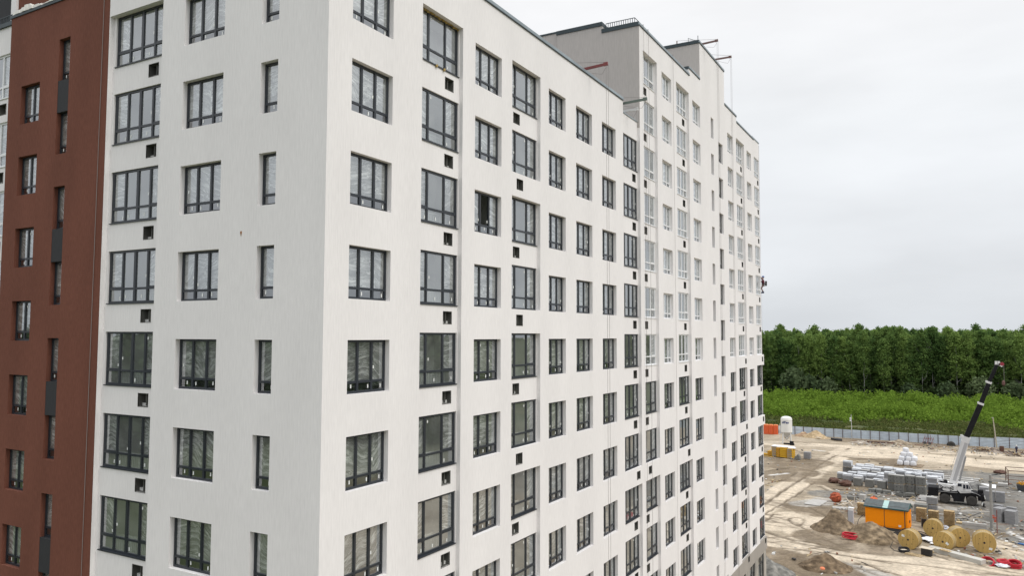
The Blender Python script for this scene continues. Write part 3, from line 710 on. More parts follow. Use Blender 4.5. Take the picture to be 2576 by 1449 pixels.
# thin criss-cross tyre marks
for k in range(70):
    r = np.random.RandomState(100+k); cx, cy = r.uniform(-18, 28), r.uniform(70, 185); a = r.normal(-.15, .5); cur = r.uniform(-.02, .02); Lh = r.uniform(5, 16)
    lx = (X-cx)*math.cos(a)+(Y-cy)*math.sin(a); ly = -(X-cx)*math.sin(a)+(Y-cy)*math.cos(a)
    for off in (0, 1.9):
        d = np.abs(ly-off-cur*lx*lx+wob*.15); wgt = np.clip((.34-d)/.2, 0, 1)*np.clip((Lh-np.abs(lx))/3, 0, 1)*.75*site*np.clip(n3*2-.4, 0, 1)
        col = col*(1-wgt[:, None])+C3((.14, .11, .08))*wgt[:, None]; h -= wgt*.07
gw = np.clip((Y-190.5)/1.5, 0, 1); gw = np.maximum(gw, np.clip((X-60)/20, 0, 1)); gw = np.maximum(gw, np.clip((46-Y)/12, 0, 1)*np.clip((np.hypot(X-10, Y-20)-34)/10, 0, 1)); gw = np.maximum(gw, np.clip((-60-X)/20, 0, 1))
gr = fbm(X, Y, 9, 60); drym = np.clip((fbm(X, Y*2, 8, 70)-.45)/.2, 0, 1)*np.clip((228-Y)/20, 0, 1)*(Y > 190)
gc = C3((.045, .065, .022))*(1-gr[:, None])+C3((.085, .10, .04))*gr[:, None]
gc = gc*(1-drym[:, None]*.75)+C3((.17, .15, .08))*drym[:, None]*.75
col = col*(1-gw[:, None])+gc*gw[:, None]
h = h*np.where(site, 1, .3)
far = np.clip((np.hypot(X, Y)-500)/1500, 0, 1); h = h-far*1.0
me = bpy.data.meshes.new('ground'); nx, ny = len(xs), len(ys)
me.vertices.add(nx*ny); me.vertices.foreach_set('co', np.stack([X, Y, h], 1).astype(np.float32).ravel())
ii, jj = np.meshgrid(np.arange(nx-1), np.arange(ny-1)); a = (jj*nx+ii).ravel(); quads = np.stack([a, a+1, a+nx+1, a+nx], 1)
me.loops.add(quads.size); me.loops.foreach_set('vertex_index', quads.ravel()); me.polygons.add(len(quads))
me.polygons.foreach_set('loop_start', np.arange(len(quads))*4); me.polygons.foreach_set('use_smooth', np.ones(len(quads), bool)); me.update(); me.validate()
at = me.color_attributes.new('soil', 'FLOAT_COLOR', 'POINT'); at.data.foreach_set('color', np.concatenate([col, np.ones((len(col), 1))], 1).astype(np.float32).ravel())
gm = bpy.data.materials.new('ground'); gm.use_nodes = True; t_ = gm.node_tree; b_ = t_.nodes['Principled BSDF']; b_.inputs['Roughness'].default_value = .95; b_.inputs['Specular IOR Level'].default_value = .2
ca = t_.nodes.new('ShaderNodeAttribute'); ca.attribute_name = 'soil'; g_ = t_.nodes.new('ShaderNodeNewGeometry')
nn_ = t_.nodes.new('ShaderNodeTexNoise'); nn_.inputs['Scale'].default_value = 2.3; nn_.inputs['Detail'].default_value = 7; nn_.inputs['Roughness'].default_value = .7; t_.links.new(g_.outputs['Position'], nn_.inputs['Vector'])
r_ = t_.nodes.new('ShaderNodeMapRange'); r_.inputs['From Min'].default_value = .3; r_.inputs['From Max'].default_value = .7; r_.inputs['To Min'].default_value = .68; r_.inputs['To Max'].default_value = 1.3; t_.links.new(nn_.outputs[0], r_.inputs['Value'])
v_ = t_.nodes.new('ShaderNodeVectorMath'); v_.operation = 'SCALE'; t_.links.new(ca.outputs['Color'], v_.inputs[0]); t_.links.new(r_.outputs[0], v_.inputs['Scale']); t_.links.new(v_.outputs[0], b_.inputs['Base Color'])
bp_ = t_.nodes.new('ShaderNodeBump'); bp_.inputs['Strength'].default_value = .9; bp_.inputs['Distance'].default_value = .12; t_.links.new(nn_.outputs[0], bp_.inputs['Height']); t_.links.new(bp_.outputs[0], b_.inputs['Normal'])
me.materials.append(gm); go = bpy.data.objects.new('ground', me); COL.objects.link(go); tag(go, 'sandy construction site ground with tyre ruts, turning to grass beyond the fence', kind='structure')

# ================================================================== soil and sand heaps
def heap(name, label, cat, cx, cy, rx, ry, hh, rz, c1, c2, seed, peak=1.0):
    n = 46; g = np.linspace(-1.15, 1.15, n); U, V = np.meshgrid(g, g); r = np.hypot(U, V)
    nz_ = fbm(U*5+seed*7, V*5, 2.0, seed, 4); z = np.clip(1-r**1.15*(.86+.35*(fbm(U*3, V*3+seed, 1.3, seed+3)-.5)), -.12, 1)**peak if False else np.sign(1-r)*np.abs(np.clip(1-r*(.82+.5*(fbm(U*3+seed, V*3, 1.3, seed+3)-.3)), -.3, 1))**1.05
    z = z*hh*(.78+.5*nz_)+.10*hh*(fbm(U*9, V*9+seed, 1.0, seed+8)-.5)*(z > 0)
    ca_, sa_ = math.cos(rz), math.sin(rz)
    xx = U*rx; yy = V*ry; b = MB(); b.v = list(zip((xx*ca_-yy*sa_).ravel(), (xx*sa_+yy*ca_).ravel(), z.ravel()))
    for j in range(n-1):
        for i in range(n-1):
            k = j*n+i
            if max(b.v[k][2], b.v[k+1][2], b.v[k+n][2], b.v[k+n+1][2]) > -.1: b.f.append((k, k+1, k+n+1, k+n)); b.m.append(0)
    m = mat('soil_'+str(seed), c1, .95, var=.3, scale=(1.4, 1.4, 2.2), bump=.9, bdist=.15, col2=c2, spec=.15, detail=6, rampn=(.3, .72))
    return tag(b.build(name, m, smooth=True, loc=(cx, cy, 0)), label, cat)
heap('soil_heap', 'dark brown earth heap with a sharp peak left of the orange kiosk', 'soil heap', 3.0, 91.3, 3.1, 2.8, 2.5, -.3, (.11, .082, .056), (.25, .19, .125), 3)
heap('soil_heap', 'wide low brown earth heap in front of the orange kiosk', 'soil heap', 7.4, 89.3, 3.5, 2.8, 2.2, -.2, (.12, .09, .06), (.28, .215, .14), 5)
heap('sand_pile', 'yellowish sand pile against the grey fence near the silo', 'sand pile', -12.9, 186.4, 3.2, 1.6, 1.9, 0, (.36, .26, .15), (.52, .41, .27), 8)
heap('sand_pile', 'low sand pile peeking out behind the silo', 'sand pile', -15.9, 187.6, 1.9, 1.0, 1.2, 0, (.36, .24, .16), (.46, .34, .22), 12)
heap('gravel_heap', 'dark grey gravel heap cut by the corner of the building', 'gravel heap', -.9, 67.0, 3.2, 3.6, 2.0, .2, (.13, .13, .12), (.25, .24, .22), 15)
heap('soil_heap', 'brown earth heap with an orange buoy at the bottom edge', 'soil heap', 4.1, 73.4, 2.7, 2.4, 1.5, .3, (.10, .072, .048), (.23, .17, .11), 18)
heap('gravel_heap', 'small grey rubble heap just behind the cab of the crane', 'gravel heap', 19.9, 132.6, 2.4, 1.3, 1.1, 0, (.12, .12, .12), (.24, .235, .22), 22)
heap('rubbish_heap', 'mixed heap of earth and scrap at the foot of the fence pole on the right', 'rubbish heap', 24.0, 181.0, 4.0, 1.4, 1.0, 0, (.13, .10, .08), (.38, .33, .28), 25)
heap('rubbish_heap', 'low heap of soil and litter along the middle of the fence', 'rubbish heap', 5.8, 185.4, 2.6, 1.1, 1.0, 0, (.22, .17, .12), (.42, .36, .28), 28)
heap('rubbish_heap', 'flat litter heap left of the middle of the fence', 'rubbish heap', -2.2, 181.2, 2.3, 1.0, .7, 0, (.25, .20, .16), (.5, .46, .40), 31)

# ================================================================== fence
m_sheet = mat('galvanised_sheet', (.46, .53, .60), .6, .0, var=.16, scale=(.7, .7, 3), var2=.1)
m_post = mat('fence_post', (.09, .055, .05), .7, var=.2)
fe = thing('site_fence', 'long grey corrugated metal fence with brown posts along the edge of the site', 'fence', (0, 189.2, 0))
def fence_panel(w_, hh, wavy):
    b = MB(); n = int(w_/.11)
    if not wavy:
        for i in range(n):
            x0, x1 = w_*i/n, w_*(i+1)/n; q = .012 if i % 2 else -.012
            b.face([(x0, q, .05), (x1, -q, .05), (x1, -q, hh), (x0, q, hh)])
        b.box(0, w_, -.02, -.012, hh*.52, hh*.54)
    else:
        n = 14
        for i in range(n):
            z0, z1 = .05+(hh-.05)*i/n, .05+(hh-.05)*(i+1)/n; q = .03 if i % 2 else -.03
            b.face([(0, q, z0), (w_, q, z0), (w_, -q, z1), (0, -q, z1)])
    return b
xcur = -36.6; i = 0
while xcur < 48:
    w_ = 3.0 if -16 < xcur < -13.2 else (2.06 if xcur < 20 else 2.9); hh = 2.1 if xcur < 22.5 else 2.1+.35*(22.5 <= xcur < 40)
    wavy = xcur > 19.5; pb = fence_panel(w_-.02, hh+.03*rnd.random(), wavy)
    part('panel', pb.mesh('panel', m_sheet), fe, (xcur, .02*rnd.random(), .04*rnd.random()))
    b = MB(); b.box(-.06, .06, -.08, .02, -.2, hh+.12); part('post', b.mesh('post', m_post), fe, (xcur, -.02, 0)); xcur += w_; i += 1

# ================================================================== poles
m_wood = mat('weathered_wood', (.40, .36, .29), .85, var=.2, scale=(5, 5, 1)); m_conc = mat('concrete', (.40, .39, .37), .9, var=.12, scale=(1.5, 1.5, 1.5), bump=.3, var2=.08)
m_steel = mat('light_steel', (.55, .56, .55), .5, .3)
t = thing('lamp_post', 'slim grey pole with two small floodlights at the middle of the fence', 'lamp post', (-4.7, 188.6, 0))
b = MB(); b.tube([(0, 0, 0), (-.05, 0, 5.9)], [.09, .06], 8); b.build('pole', m_steel, t)
for zz in (5.0, 4.45): b = MB(); b.obox((-.22, -.1, zz), (.34, .2, .36)); b.bar((0, 0, zz), (-.2, -.05, zz), .05); b.build('floodlight', m_wframe, t)
b = MB(); b.bar((-.1, 0, 5.9), (.15, 0, 5.9), .06); b.build('bracket', m_post, t)
t = thing('utility_pole', 'bare pale wooden pole leaning slightly in front of the wavy fence panels', 'utility pole', (25.3, 187.0, 0))
b = MB(); b.tube([(0, 0, 0), (-.25, .1, 3.4), (-.55, .2, 6.9)], [.17, .13, .10], 8); b.build('shaft', m_wood, t)
b = MB(); b.bar((-.85, .2, 6.85), (-.45, .2, 6.95), .07); b.build('crossarm', m_steel, t)
t = thing('utility_pole', 'thick grey concrete pole standing in front of the crane', 'utility pole', (20.65, 102.3, 0))
b = MB(); b.tube([(0, 0, -.2), (.03, 0, 7.0)], [.21, .15], 8); b.build('shaft', mat('grey_pole', (.27, .265, .25), .9, var=.15), t)
b = MB(); b.bar((-.1, 0, 6.9), (.9, .3, 7.15), .07); b.bar((.4, .1, 7.0), (1.3, .5, 7.1), .05); b.lathe([(.22, 6.05), (.22, 6.15)], 8); b.build('crossarm', m_capd, t)
t = thing('steel_post', 'thin rust red post with a coupling, right of the concrete pole', 'post', (21.15, 100.3, 0))
b = MB(); b.tube([(0, 0, 0), (.02, 0, 2.9)], .055, 6); b.build('shaft', mat('rust_red', (.20, .06, .045), .7), t)
b = MB(); b.obox((-.25, 0, 1.9), (.4, .2, .22)); b.obox((-.18, 0, 1.5), (.2, .2, .35)); b.obox((-.35, -.05, 2.15), (.25, .12, .12)); b.build('coupling', mat('coupling_red', (.45, .09, .05), .6), t)

# ================================================================== orange kiosk
m_orange = mat('orange_paint', (.93, .285, .003), .7, var=.04, scale=(6, 6, 6), spec=.2); m_kroof = mat('kiosk_roof', (.085, .105, .11), .7, var=.25, scale=(3, 3, 3)); m_green2 = mat('green_trim', (.012, .075, .062), .5)
KA = math.atan2(-.65, 4.95)
t = thing('transformer_kiosk', 'orange metal transformer kiosk with a dark green edged grey roof', 'kiosk', (6.22, 95.0, 0), KA)
KW, KD = 5.02, 2.6
b = MB(); b.box(0, KW, 0, KD, .35, 2.78); b.build('body', m_orange, t, bevel=.02)
b = MB(); b.box(.06, KW-.06, .05, KD-.05, -.1, .35); b.build('base', mat('kiosk_base', (.05, .055, .055), .8), t)
b = MB(); b.box(KW*.46-.03, KW*.46+.03, -.015, .02, .3, 2.78); b.box(KW*.93, KW*.95, -.01, .0, .4, 2.7); b.build('door_gap', m_capd, t)
b = MB(); b.box(-.005, KW+.004, -.02, -.002, .50, .53); b.box(KW+.001, KW+.02, .3, KD-.3, .55, .6); b.build('skirt_line', mat('orange_dark', (.35, .12, .01), .6), t)
b = MB()
ov = .16; ridge = 3.55; eave = 2.86; yc = KD/2
for s_ in (0, 1):
    y0 = -ov if s_ == 0 else KD+ov
    p = [(-ov, y0, eave), (KW+ov, y0, eave), (KW+ov, yc, ridge), (-ov, yc, ridge)]
    p2 = [(x, y, z-.05) for x, y, z in p]
    if s_: p, p2 = p[::-1], p2[::-1]
    b.face(p); b.face(p2[::-1])
b.face([(-ov, -ov, eave-.05), (-ov, yc, ridge-.05), (-ov, KD+ov, eave-.05)][::-1]); b.face([(KW+ov-.01, -ov, eave-.05), (KW+ov-.01, KD+ov, eave-.05), (KW+ov-.01, yc, ridge-.05)])
rf = b.build('roof', m_kroof, t)
b = MB(); b.box(-ov, KW+ov, -ov-.02, -ov+.02, eave-.16, eave+.01); b.bar((KW+ov, -ov, eave-.07), (KW+ov, yc, ridge-.07), .04, .17); b.bar((KW+ov, KD+ov, eave-.07), (KW+ov, yc, ridge-.07), .04, .17); b.build('trim', m_green2, rf)
b = MB(); q = KW*.42
b.face([(q, -ov, eave+.012), (q+.62, -ov, eave+.012), (q+.62, yc, ridge+.012), (q, yc, ridge+.012)]); b.build('roof_patch', mat('pale_patch', (.38, .55, .53), .6), rf)
b = MB(); b.box(KW*.79, KW*.79+.3, -.012, -.002, .62, .86); b.build('notice', m_sticker, t)
b = MB(); b.box(KW*.46-.12, KW*.46+.12, -.1, .0, .12, .42); b.build('bracket', m_capd, t)
b = MB(); b.box(KW+.0, KW+.03, .4, KD-.4, .5, 2.6); b.box(KW+.03, KW+.05, KD*.5-.02, KD*.5+.02, .5, 2.6); b.build('door', m_orange, t)
b = MB(); b.box(KW+.05, KW+.09, 1.0, 1.35, 1.1, 1.4); b.build('meter_box', m_capd, t)
c = MB(); P_ = [(-.12, .25, 3.05), (1.2, .3, 3.14), (2.6, .12, 2.99), (4.0, .35, 3.18), (KW+.2, .05, 2.99), (KW+.5, .3, 2.0)]
c.tube(P_, .018, 5); o = c.build('cable', m_rope, loc=(6.22, 95.0, 0), rz=KA); tag(o, 'dark cable lying across the roof of the orange kiosk', 'cable')
# white advertising style cabinet board left of it
t = thing('control_cabinet', 'tall narrow pale grey cabinet with a white cap left of the orange kiosk', 'cabinet', (4.55, 94.2, 0), -.25)
b = MB(); b.box(-.32, .32, -.14, .22, 0, 2.35); b.build('body', mat('cabinet_grey', (.47, .48, .52), .6), t, bevel=.02)
b = MB(); b.box(-.34, .34, -.16, .42, 2.35, 2.5); b.box(-.33, .33, -.155, -.145, 2.12, 2.36); b.build('cap', m_wframe, t)
b = MB(); b.box(-.36, -.325, -.14, .22, 0, 2.3); b.build('dark_side', m_capd, t)

# ================================================================== mobile crane
m_cw = mat('crane_white', (.66, .66, .66), .45, var=.08, scale=(2, 2, 2), var2=.06); m_cb = mat('crane_black', (.011, .011, .013), .75, var=.3, scale=(2, 2, 2), spec=.2); m_tyre = mat('tyre_rubber', (.045, .042, .038), .9, var=.25, scale=(4, 4, 4)); m_dglass = mat('dark_glass', (.02, .025, .04), .1)
m_rim = mat('rim_grey', (.08, .08, .08), .7)
cr_ = thing('mobile_crane', 'white and black rough terrain crane with its long boom raised', 'crane', (0, 0, 0))
YN, YF = 116.75, 119.3
b = MB(); b.prism([(13.15, 1.15), (14.1, 1.0), (14.35, 1.45), (15.3, 1.68), (16.15, 1.25), (16.5, .5), (17.75, .5), (17.95, 1.25), (18.8, 1.6), (19.6, 1.4), (20.2, .95), (20.45, 1.0), (20.4, 1.75), (19.3, 1.98), (17.0, 1.95), (13.15, 1.75)], YN+.12, YF-.12)
b.box(13.1, 14.45, YN+.02, YF-.02, 1.0, 2.25); b.box(16.4, 17.8, YN, YN+.4, .45, 1.5); b.box(19.6, 20.4, YN+.3, YF-.3, .8, 1.3)
b.build('chassis', m_cb, cr_)
b = MB(); b.box(14.1, 17.0, YN+.02, YN+.5, 1.72, 1.78); b.prism([(17.4, 1.9), (18.6, 1.98), (19.4, 1.85), (19.9, 1.55), (19.9, 1.61), (19.4, 1.91), (18.6, 2.05), (17.4, 1.97)], YN, YN+.5); b.build('fender', mat('crane_grey', (.32, .32, .32), .5), cr_)
for x in (15.30, 18.78):
    for y in (YN+.25, YF-.25):
        s_ = -1 if y < 118 else 1
        b = MB(); b.lathe([(.40, -.22), (.62, -.24), (.71, -.18), (.725, 0), (.71, .18), (.62, .24), (.40, .22)], 28, axis='y'); wo = b.build('wheel', m_tyre, cr_, loc=(x, y, .72), smooth=True)
        b = MB(); b.lathe([(.40, -.16), (.36, -.10), (.2, -.06), (.14, -.2), (.02, -.22)], 20, axis='y') if s_ < 0 else b.lathe([(.40, -.2), (.40, .2)], 20, axis='y')
        b.build('rim', m_rim, wo)
b = MB(); b.prism([(14.55, 2.78), (14.7, 2.95), (16.9, 2.80), (16.95, 1.98), (15.6, 1.86), (15.1, 1.95)], YN+.05, YN+.9); b.box(15.0, 16.9, YN+.9, YF-.3, 1.95, 2.6); sup = b.build('turntable_body', m_cw, cr_, bevel=.03)
b = MB()
for k in range(3):
    z_ = 2.84-k*.25; b.face([(14.60+.03*k, YN+.03, z_), (14.62+.03*k, YN+.03, z_-.13), (15.05, YN+.03, z_-.45), (15.07, YN+.03, z_-.31)])
for k in range(3):
    z_ = 2.44-k*.23; b.face([(15.98, YN+.03, z_+.0), (15.98, YN+.03, z_-.13), (16.5, YN+.03, z_+.20), (16.5, YN+.03, z_+.33)])
b.build('hazard_stripes', m_cb, sup)
tm = text_mesh('KATO', .36, .004); tm.materials.append(m_cb); to = bpy.data.objects.new('lettering', tm); COL.objects.link(to); to.parent = sup; to.location = (15.53, YN+.025, 2.36); to.rotation_euler = (math.pi/2, math.radians(4), 0); to.scale = (1.1, 1, 1)
cabp = [(16.95, 2.75), (17.1, 3.3), (18.45, 3.3), (18.75, 2.5), (18.72, 1.9), (17.35, 1.72), (16.95, 2.2)]
b = MB(); b.prism(cabp, YN+.0, YN+1.05); cab = b.build('cab', m_cw, cr_, bevel=.03)
b = MB(); b.box(17.02, 17.55, YN-.02, YN+.02, 2.72, 3.15); b.build('window', m_dglass, cab)
for xa in (17.72, 18.12): b = MB(); b.box(xa, xa+.3, YN-.02, YN+.02, 2.45, 3.05); b.build('window', m_dglass, cab)
b = MB(); b.face([(18.47, YN+.1, 3.26), (18.76, YN+.1, 2.5), (18.76, YN+.95, 2.5), (18.47, YN+.95, 3.26)][::-1]); b.face([(18.48, YN-.015, 3.05), (18.5, YN-.015, 2.45), (18.7, YN-.015, 2.45), (18.5, YN-.015, 3.05)]); b.build('windscreen', m_dglass, cab)
b = MB(); b.lathe([(.07, 3.3), (.07, 3.38), (.02, 3.45)], 10, (17.9, YN+.5, 0)); b.lathe([(.05, 3.3), (.05, 3.4)], 8, (18.4, YN+.3, 0)); b.build('beacon', m_capd, cab)
b = MB(); b.box(17.7, 18.0, YN-.03, YN, 2.25, 2.29); b.build('door_handle', m_capd, cab)
b = MB(); b.lathe([(.28, -.4), (.28, .4)], 14, (15.45, 118.2, 3.05), axis='y'); b.obox((15.2, 117.6, 3.05), (.9, .3, .25)); b.obox((15.9, 117.8, 2.85), (1.0, .5, .2)); b.build('winch', m_cb, cr_)
def sec(name, p0, p1, w0, h0, m, off=0.0):
    b = MB(); p0, p1 = Vector(p0), Vector(p1); b.bar(p0, p1, w0, h0); return b.build(name, m, cr_, bevel=.03)
BY = 118.0
pts = [(16.25, 2.35), (18.35, 9.9), (20.40, 15.1), (21.53, 18.3), (22.62, 21.0)]
sec('boom_base', (pts[0][0], BY, pts[0][1]), (pts[1][0], BY, pts[1][1]), .78, .98, m_cw)
for (a, b2, w_) in ((1, 2, .68), (2, 3, .56), (3, 4, .44)):
    sec('boom_section', (pts[a][0], BY, pts[a][1]), (pts[b2][0], BY, pts[b2][1]), w_, w_*1.1, m_cb)
    q = b2 if b2 < 4 else None
    if q: dx, dz = pts[b2][0]-pts[a][0], pts[b2][1]-pts[a][1]; L_ = math.hypot(dx, dz); e = .16; b = MB(); b.bar((pts[q][0]-dx/L_*e, BY, pts[q][1]-dz/L_*e), (pts[q][0]+dx/L_*e, BY, pts[q][1]+dz/L_*e), w_+.12, w_+.12); b.obox((pts[q][0]-.35, BY-.1, pts[q][1]+.15), (.22, .3, .28)); b.build('boom_collar', m_cw, cr_)
b = MB(); b.bar((18.15, BY, 9.2), (18.42, BY, 10.05), .86, 1.08); b.obox((17.75, BY-.2, 10.1), (.3, .4, .45)); b.build('boom_collar', m_cw, cr_)
b = MB(); b.bar((15.75, BY-.5, 3.6), (17.55, BY-.5, 9.2), .05); b.bar((17.1, BY+.5, 2.4), (18.2, BY+.42, 7.0), .26); b.build('lift_cylinder', mat('cyl_grey', (.35, .35, .36), .4), cr_)
b = MB(); b.bar((16.6, BY-.41, 3.4), (18.45, BY-.41, 9.6), .02, .42); b.build('boom_recess', mat('crane_shade', (.42, .42, .43), .5), cr_)
b = MB(); b.obox((22.5, BY-.1, 21.25), (.30, .25, .5)); b.obox((22.85, BY-.1, 21.2), (.3, .3, .6)); b.bar((22.8, BY-.1, 21.1), (23.3, BY-.1, 20.75), .3); b.build('boom_head', m_cw, cr_)
b = MB(); b.lathe([(.28, -.06), (.28, .06)], 12, (23.25, BY-.2, 21.1), axis='y'); b.build('sheave', mat('sheave_red', (.28, .03, .05), .6), cr_)
b = MB(); b.tube([(23.45, BY-.2, 21.0), (23.45, BY-.2, 18.6)], .025, 5); b.build('hoist_rope', m_rope, cr_)
b = MB(); b.lathe([(.05, 18.7), (.2, 18.5), (.22, 18.1), (.1, 17.9)], 10, (23.35, BY-.2, 0)); b.build('hook_block', mat('hook_red', (.12, .06, .05), .7), cr_)
for x, y in ((20.35, YN+.1), (20.35, YF-.1), (13.35, YN+.1), (13.35, YF-.1)):
    b = MB(); b.bar((x-.35, y, 1.1), (x-.05, y-.1, .15), .16); b.lathe([(.02, 0), (.22, .02), (.2, .1)], 10, (x-.02, y-.1, 0)); b.bar((x-.1, y-.05, 1.6), (x+.1, y-.05, .9), .12); b.build('outrigger', m_cb, cr_)
b = MB(); b.bar((20.2, YN-.02, .75), (20.05, YN-.02, .25), .08, .12); b.bar((20.4, YN, 1.7), (20.5, YN, 1.25), .06, .1); b.build('reflector', m_sticker, cr_)
b = MB(); b.obox((19.95, 117.5, 2.15), (.7, .8, .45)); b.lathe([(.06, 2.2), (.06, 2.9)], 8, (19.7, 118.3, 0)); b.build('engine_hood', m_cb, cr_)

# ================================================================== silo
m_silo = mat('silo_white', (.70, .70, .68), .5, var=.06, scale=(1, 1, .5), var2=.04)
t = thing('silo', 'white cement silo on legs with blue lettering, behind the yellow packs', 'silo', (-16.9, 171.0, 0))
b = MB(); b.lathe([(1.25, 2.75), (1.27, 2.8), (1.27, 5.55), (1.31, 5.58), (1.31, 5.66), (1.27, 5.7), (1.22, 6.0), (.95, 6.25), (.5, 6.4), (.02, 6.44)], 32); tank = b.build('tank', m_silo, t, smooth=False)
b = MB(); b.lathe([(.18, 1.0), (1.24, 2.74)], 24); b.build('hopper', mat('silo_grey', (.45, .44, .42), .6), tank)
for k in range(4):
    a = math.pi/4+k*math.pi/2+.25; b = MB(); b.tube([(1.1*math.cos(a), 1.1*math.sin(a), 2.8), (1.35*math.cos(a), 1.35*math.sin(a), 0)], .10, 6); b.build('leg', m_silo, t)
b = MB()
for k in range(4):
    a = math.pi/4+k*math.pi/2+.25; a2 = a+math.pi/2
    b.tube([(1.12*math.cos(a), 1.12*math.sin(a), 2.3), (1.3*math.cos(a2), 1.3*math.sin(a2), .5)], .04, 5); b.tube([(1.3*math.cos(a), 1.3*math.sin(a), .5), (1.12*math.cos(a2), 1.12*math.sin(a2), 2.3)], .04, 5)
b.build('bracing', m_silo, t)
me_ = text_mesh('aIFas', .74, .004)
r0 = 1.285; a0 = math.atan2(-188.1, 33.1)-.22
for v in me_.vertices:
    a = a0+v.co.x*1.12/r0; v.co = Vector((r0*math.cos(a)+v.co.z*math.cos(a), r0*math.sin(a)+v.co.z*math.sin(a), 5.05+v.co.y))
me_.materials.append(mat('blue_letter', (.02, .04, .16), .5)); o = bpy.data.objects.new('lettering', me_); COL.objects.link(o); o.parent = tank
b = MB(); b.lathe([(.28, 3.2), (.28, 4.0)], 12, (-1.45, -.3, 0)); b.tube([(-1.45, -.3, 0), (-1.45, -.3, 4.6)], .05, 6); b.build('filter', m_silo, t)
b = MB(); b.obox((1.3, -1.2, .55), (.8, .6, .6)); b.obox((1.5, -1.9, .25), (.9, .7, .35)); b.obox((.2, -1.3, .25), (1.3, .4, .3)); b.build('pump', m_cb, t)

# ================================================================== orange cabins
m_or2 = mat('cabin_orange', (.72, .13, .03), .55, var=.06)
cab0 = thing('portable_toilet', 'leftmost of the three orange cabins beside the silo', 'portable toilet', (-24.7, 187.0, 0), 0, 'orange cabins by the fence')
b = MB(); b.box(-.55, .55, -.55, .55, .05, 2.3); b.build('body', m_or2, cab0, bevel=.04)
b = MB(); b.prism([(-.58, 2.3), (.58, 2.3), (.4, 2.5), (-.4, 2.5)], -.58, .58); b.build('roof', mat('cabin_roof', (.80, .24, .08), .5), cab0)
b = MB(); b.box(-.42, .42, -.575, -.55, .15, 2.15); b.build('door', mat('cabin_door', (.62, .10, .03), .5), cab0)
dup(cab0, (-23.55, 187.05, 0), 0, 'middle one of the three orange cabins beside the silo'); dup(cab0, (-22.4, 187.2, 0), .1, 'rightmost of the three orange cabins, closest to the silo')

# ================================================================== yellow packs, grey blocks near the silo
m_yel = mat('yellow_boards', (.62, .36, .02), .7, var=.2, scale=(1, 1, 6)); m_oy = mat('pack_orange', (.50, .22, .03), .7, var=.2); m_blk = mat('aerated_block', (.25, .25, .255), .9, var=.15, scale=(1.5, 1.5, 4), var2=.1)
def pack(w_, d_, hh, rows, m1):
    t = thing('board_pack', '', 'board pack', (0, 0, 0), 0, 'yellow board packs in front of the silo')
    b = MB()
    for k in range(rows): z_ = .08+k*hh/rows; b.box(0, w_, 0, d_, z_, z_+hh/rows-.06)
    b.build('boards', m_yel, t)
    b = MB()
    for k in range(rows): z_ = .08+k*hh/rows; b.box(.1, w_-.1, -.012, .0, z_+.06, z_+hh/rows-.12)
    b.build('end_panel', m1, t); return t
pk = [(-16.3, 150.0, 1.05, 2.0, 2.1, 5, m_blk, 'leftmost tall yellow pack in front of the silo', 0), (-15.15, 149.6, .55, 1.8, 2.0, 4, m_oy, 'narrow brownish pack between the yellow packs', 0), (-14.5, 149.4, 1.3, 2.2, 2.1, 6, m_yel, 'plain all yellow pack in the middle of the stack', 0),
      (-13.1, 149.0, 1.15, 1.8, 2.0, 5, m_blk, 'right tall yellow pack with grey block ends', -.05), (-17.2, 150.4, .8, 1.6, 1.0, 3, m_oy, 'low orange yellow pack at the left end of the stack', 0)]
for x, y, w_, d_, hh, rr_, m1, lab, rz in pk:
    p = pack(w_, d_, hh, rr_, m1); p.location = (x, y, 0); p.rotation_euler = (0, 0, -.12+rz); p['label'] = lab
b = MB(); n = 14
for i in range(n):
    for j in range(6): pass
b.box(0, 4.4, 0, 2.1, 2.12, 2.20); b.box(3.6, 4.9, -.3, 1.0, 2.02, 2.12); b.box(1.2, 3.0, -.06, .0, 1.95, 2.15); o = b.build('tarpaulin', mat('white_sheet', (.74, .75, .78), .6, var=.08, scale=(2, 2, 2), bump=.6, bdist=.1), loc=(-16.4, 150.0, 0), rz=-.12); tag(o, 'white sheet thrown over the yellow board packs', 'tarpaulin')
for (x, y, w_, l_, lab) in ((-19.0, 151.5, 1.6, .8, 'flat yellow boards lying left of the packs'), (-19.2, 149.5, 3.6, .18, 'long thin board lying in front of the yellow packs')):
    b = MB(); b.box(0, w_, 0, l_, .05, .2 if w_ < 2 else .12); b.box(.1, w_+.1, .1, l_*.8, .2, .3) if w_ < 2 else None; tag(b.build('boards', m_yel, loc=(x, y, 0), rz=-.15), lab, 'boards')
def block_cube(w_, d_, hh, m, rows=3, cols=2, holes=False):
    b = MB(); b.box(0, w_, 0, d_, .12, hh)
    for k in range(1, rows): z_ = .12+(hh-.12)*k/rows; b.box(-.006, w_+.006, -.006, d_+.006, z_-.012, z_+.012, 1)
    for k in range(1, cols): x_ = w_*k/cols; b.box(x_-.01, x_+.01, -.007, d_+.007, .12, hh+.004, 1)
    if holes:
        for i in range(2):
            for j in range(2): b.box(w_*(.28+.44*i)-.05, w_*(.28+.44*i)+.05, -.015, .0, .12+(hh-.12)*(.27+.45*j)-.07, .12+(hh-.12)*(.27+.45*j)+.07, 2)
    return b
m_joint = mat('block_joint', (.16, .16, .155), .9); m_dark = mat('hole_dark', (.03, .03, .03), .9); m_pal = mat('pallet_wood', (.36, .27, .15), .85, var=.3, scale=(3, 3, 3), var2=.15); m_wrap = mat('white_wrap', (.58, .60, .63), .35, var=.10, scale=(2, 2, 2), bump=.4, bdist=.05, var2=.06)
m_fbs = mat('concrete_block_dark', (.17, .17, .158), .95, var=.12, scale=(3, 3, 3), bump=.4, bdist=.03, var2=.12)
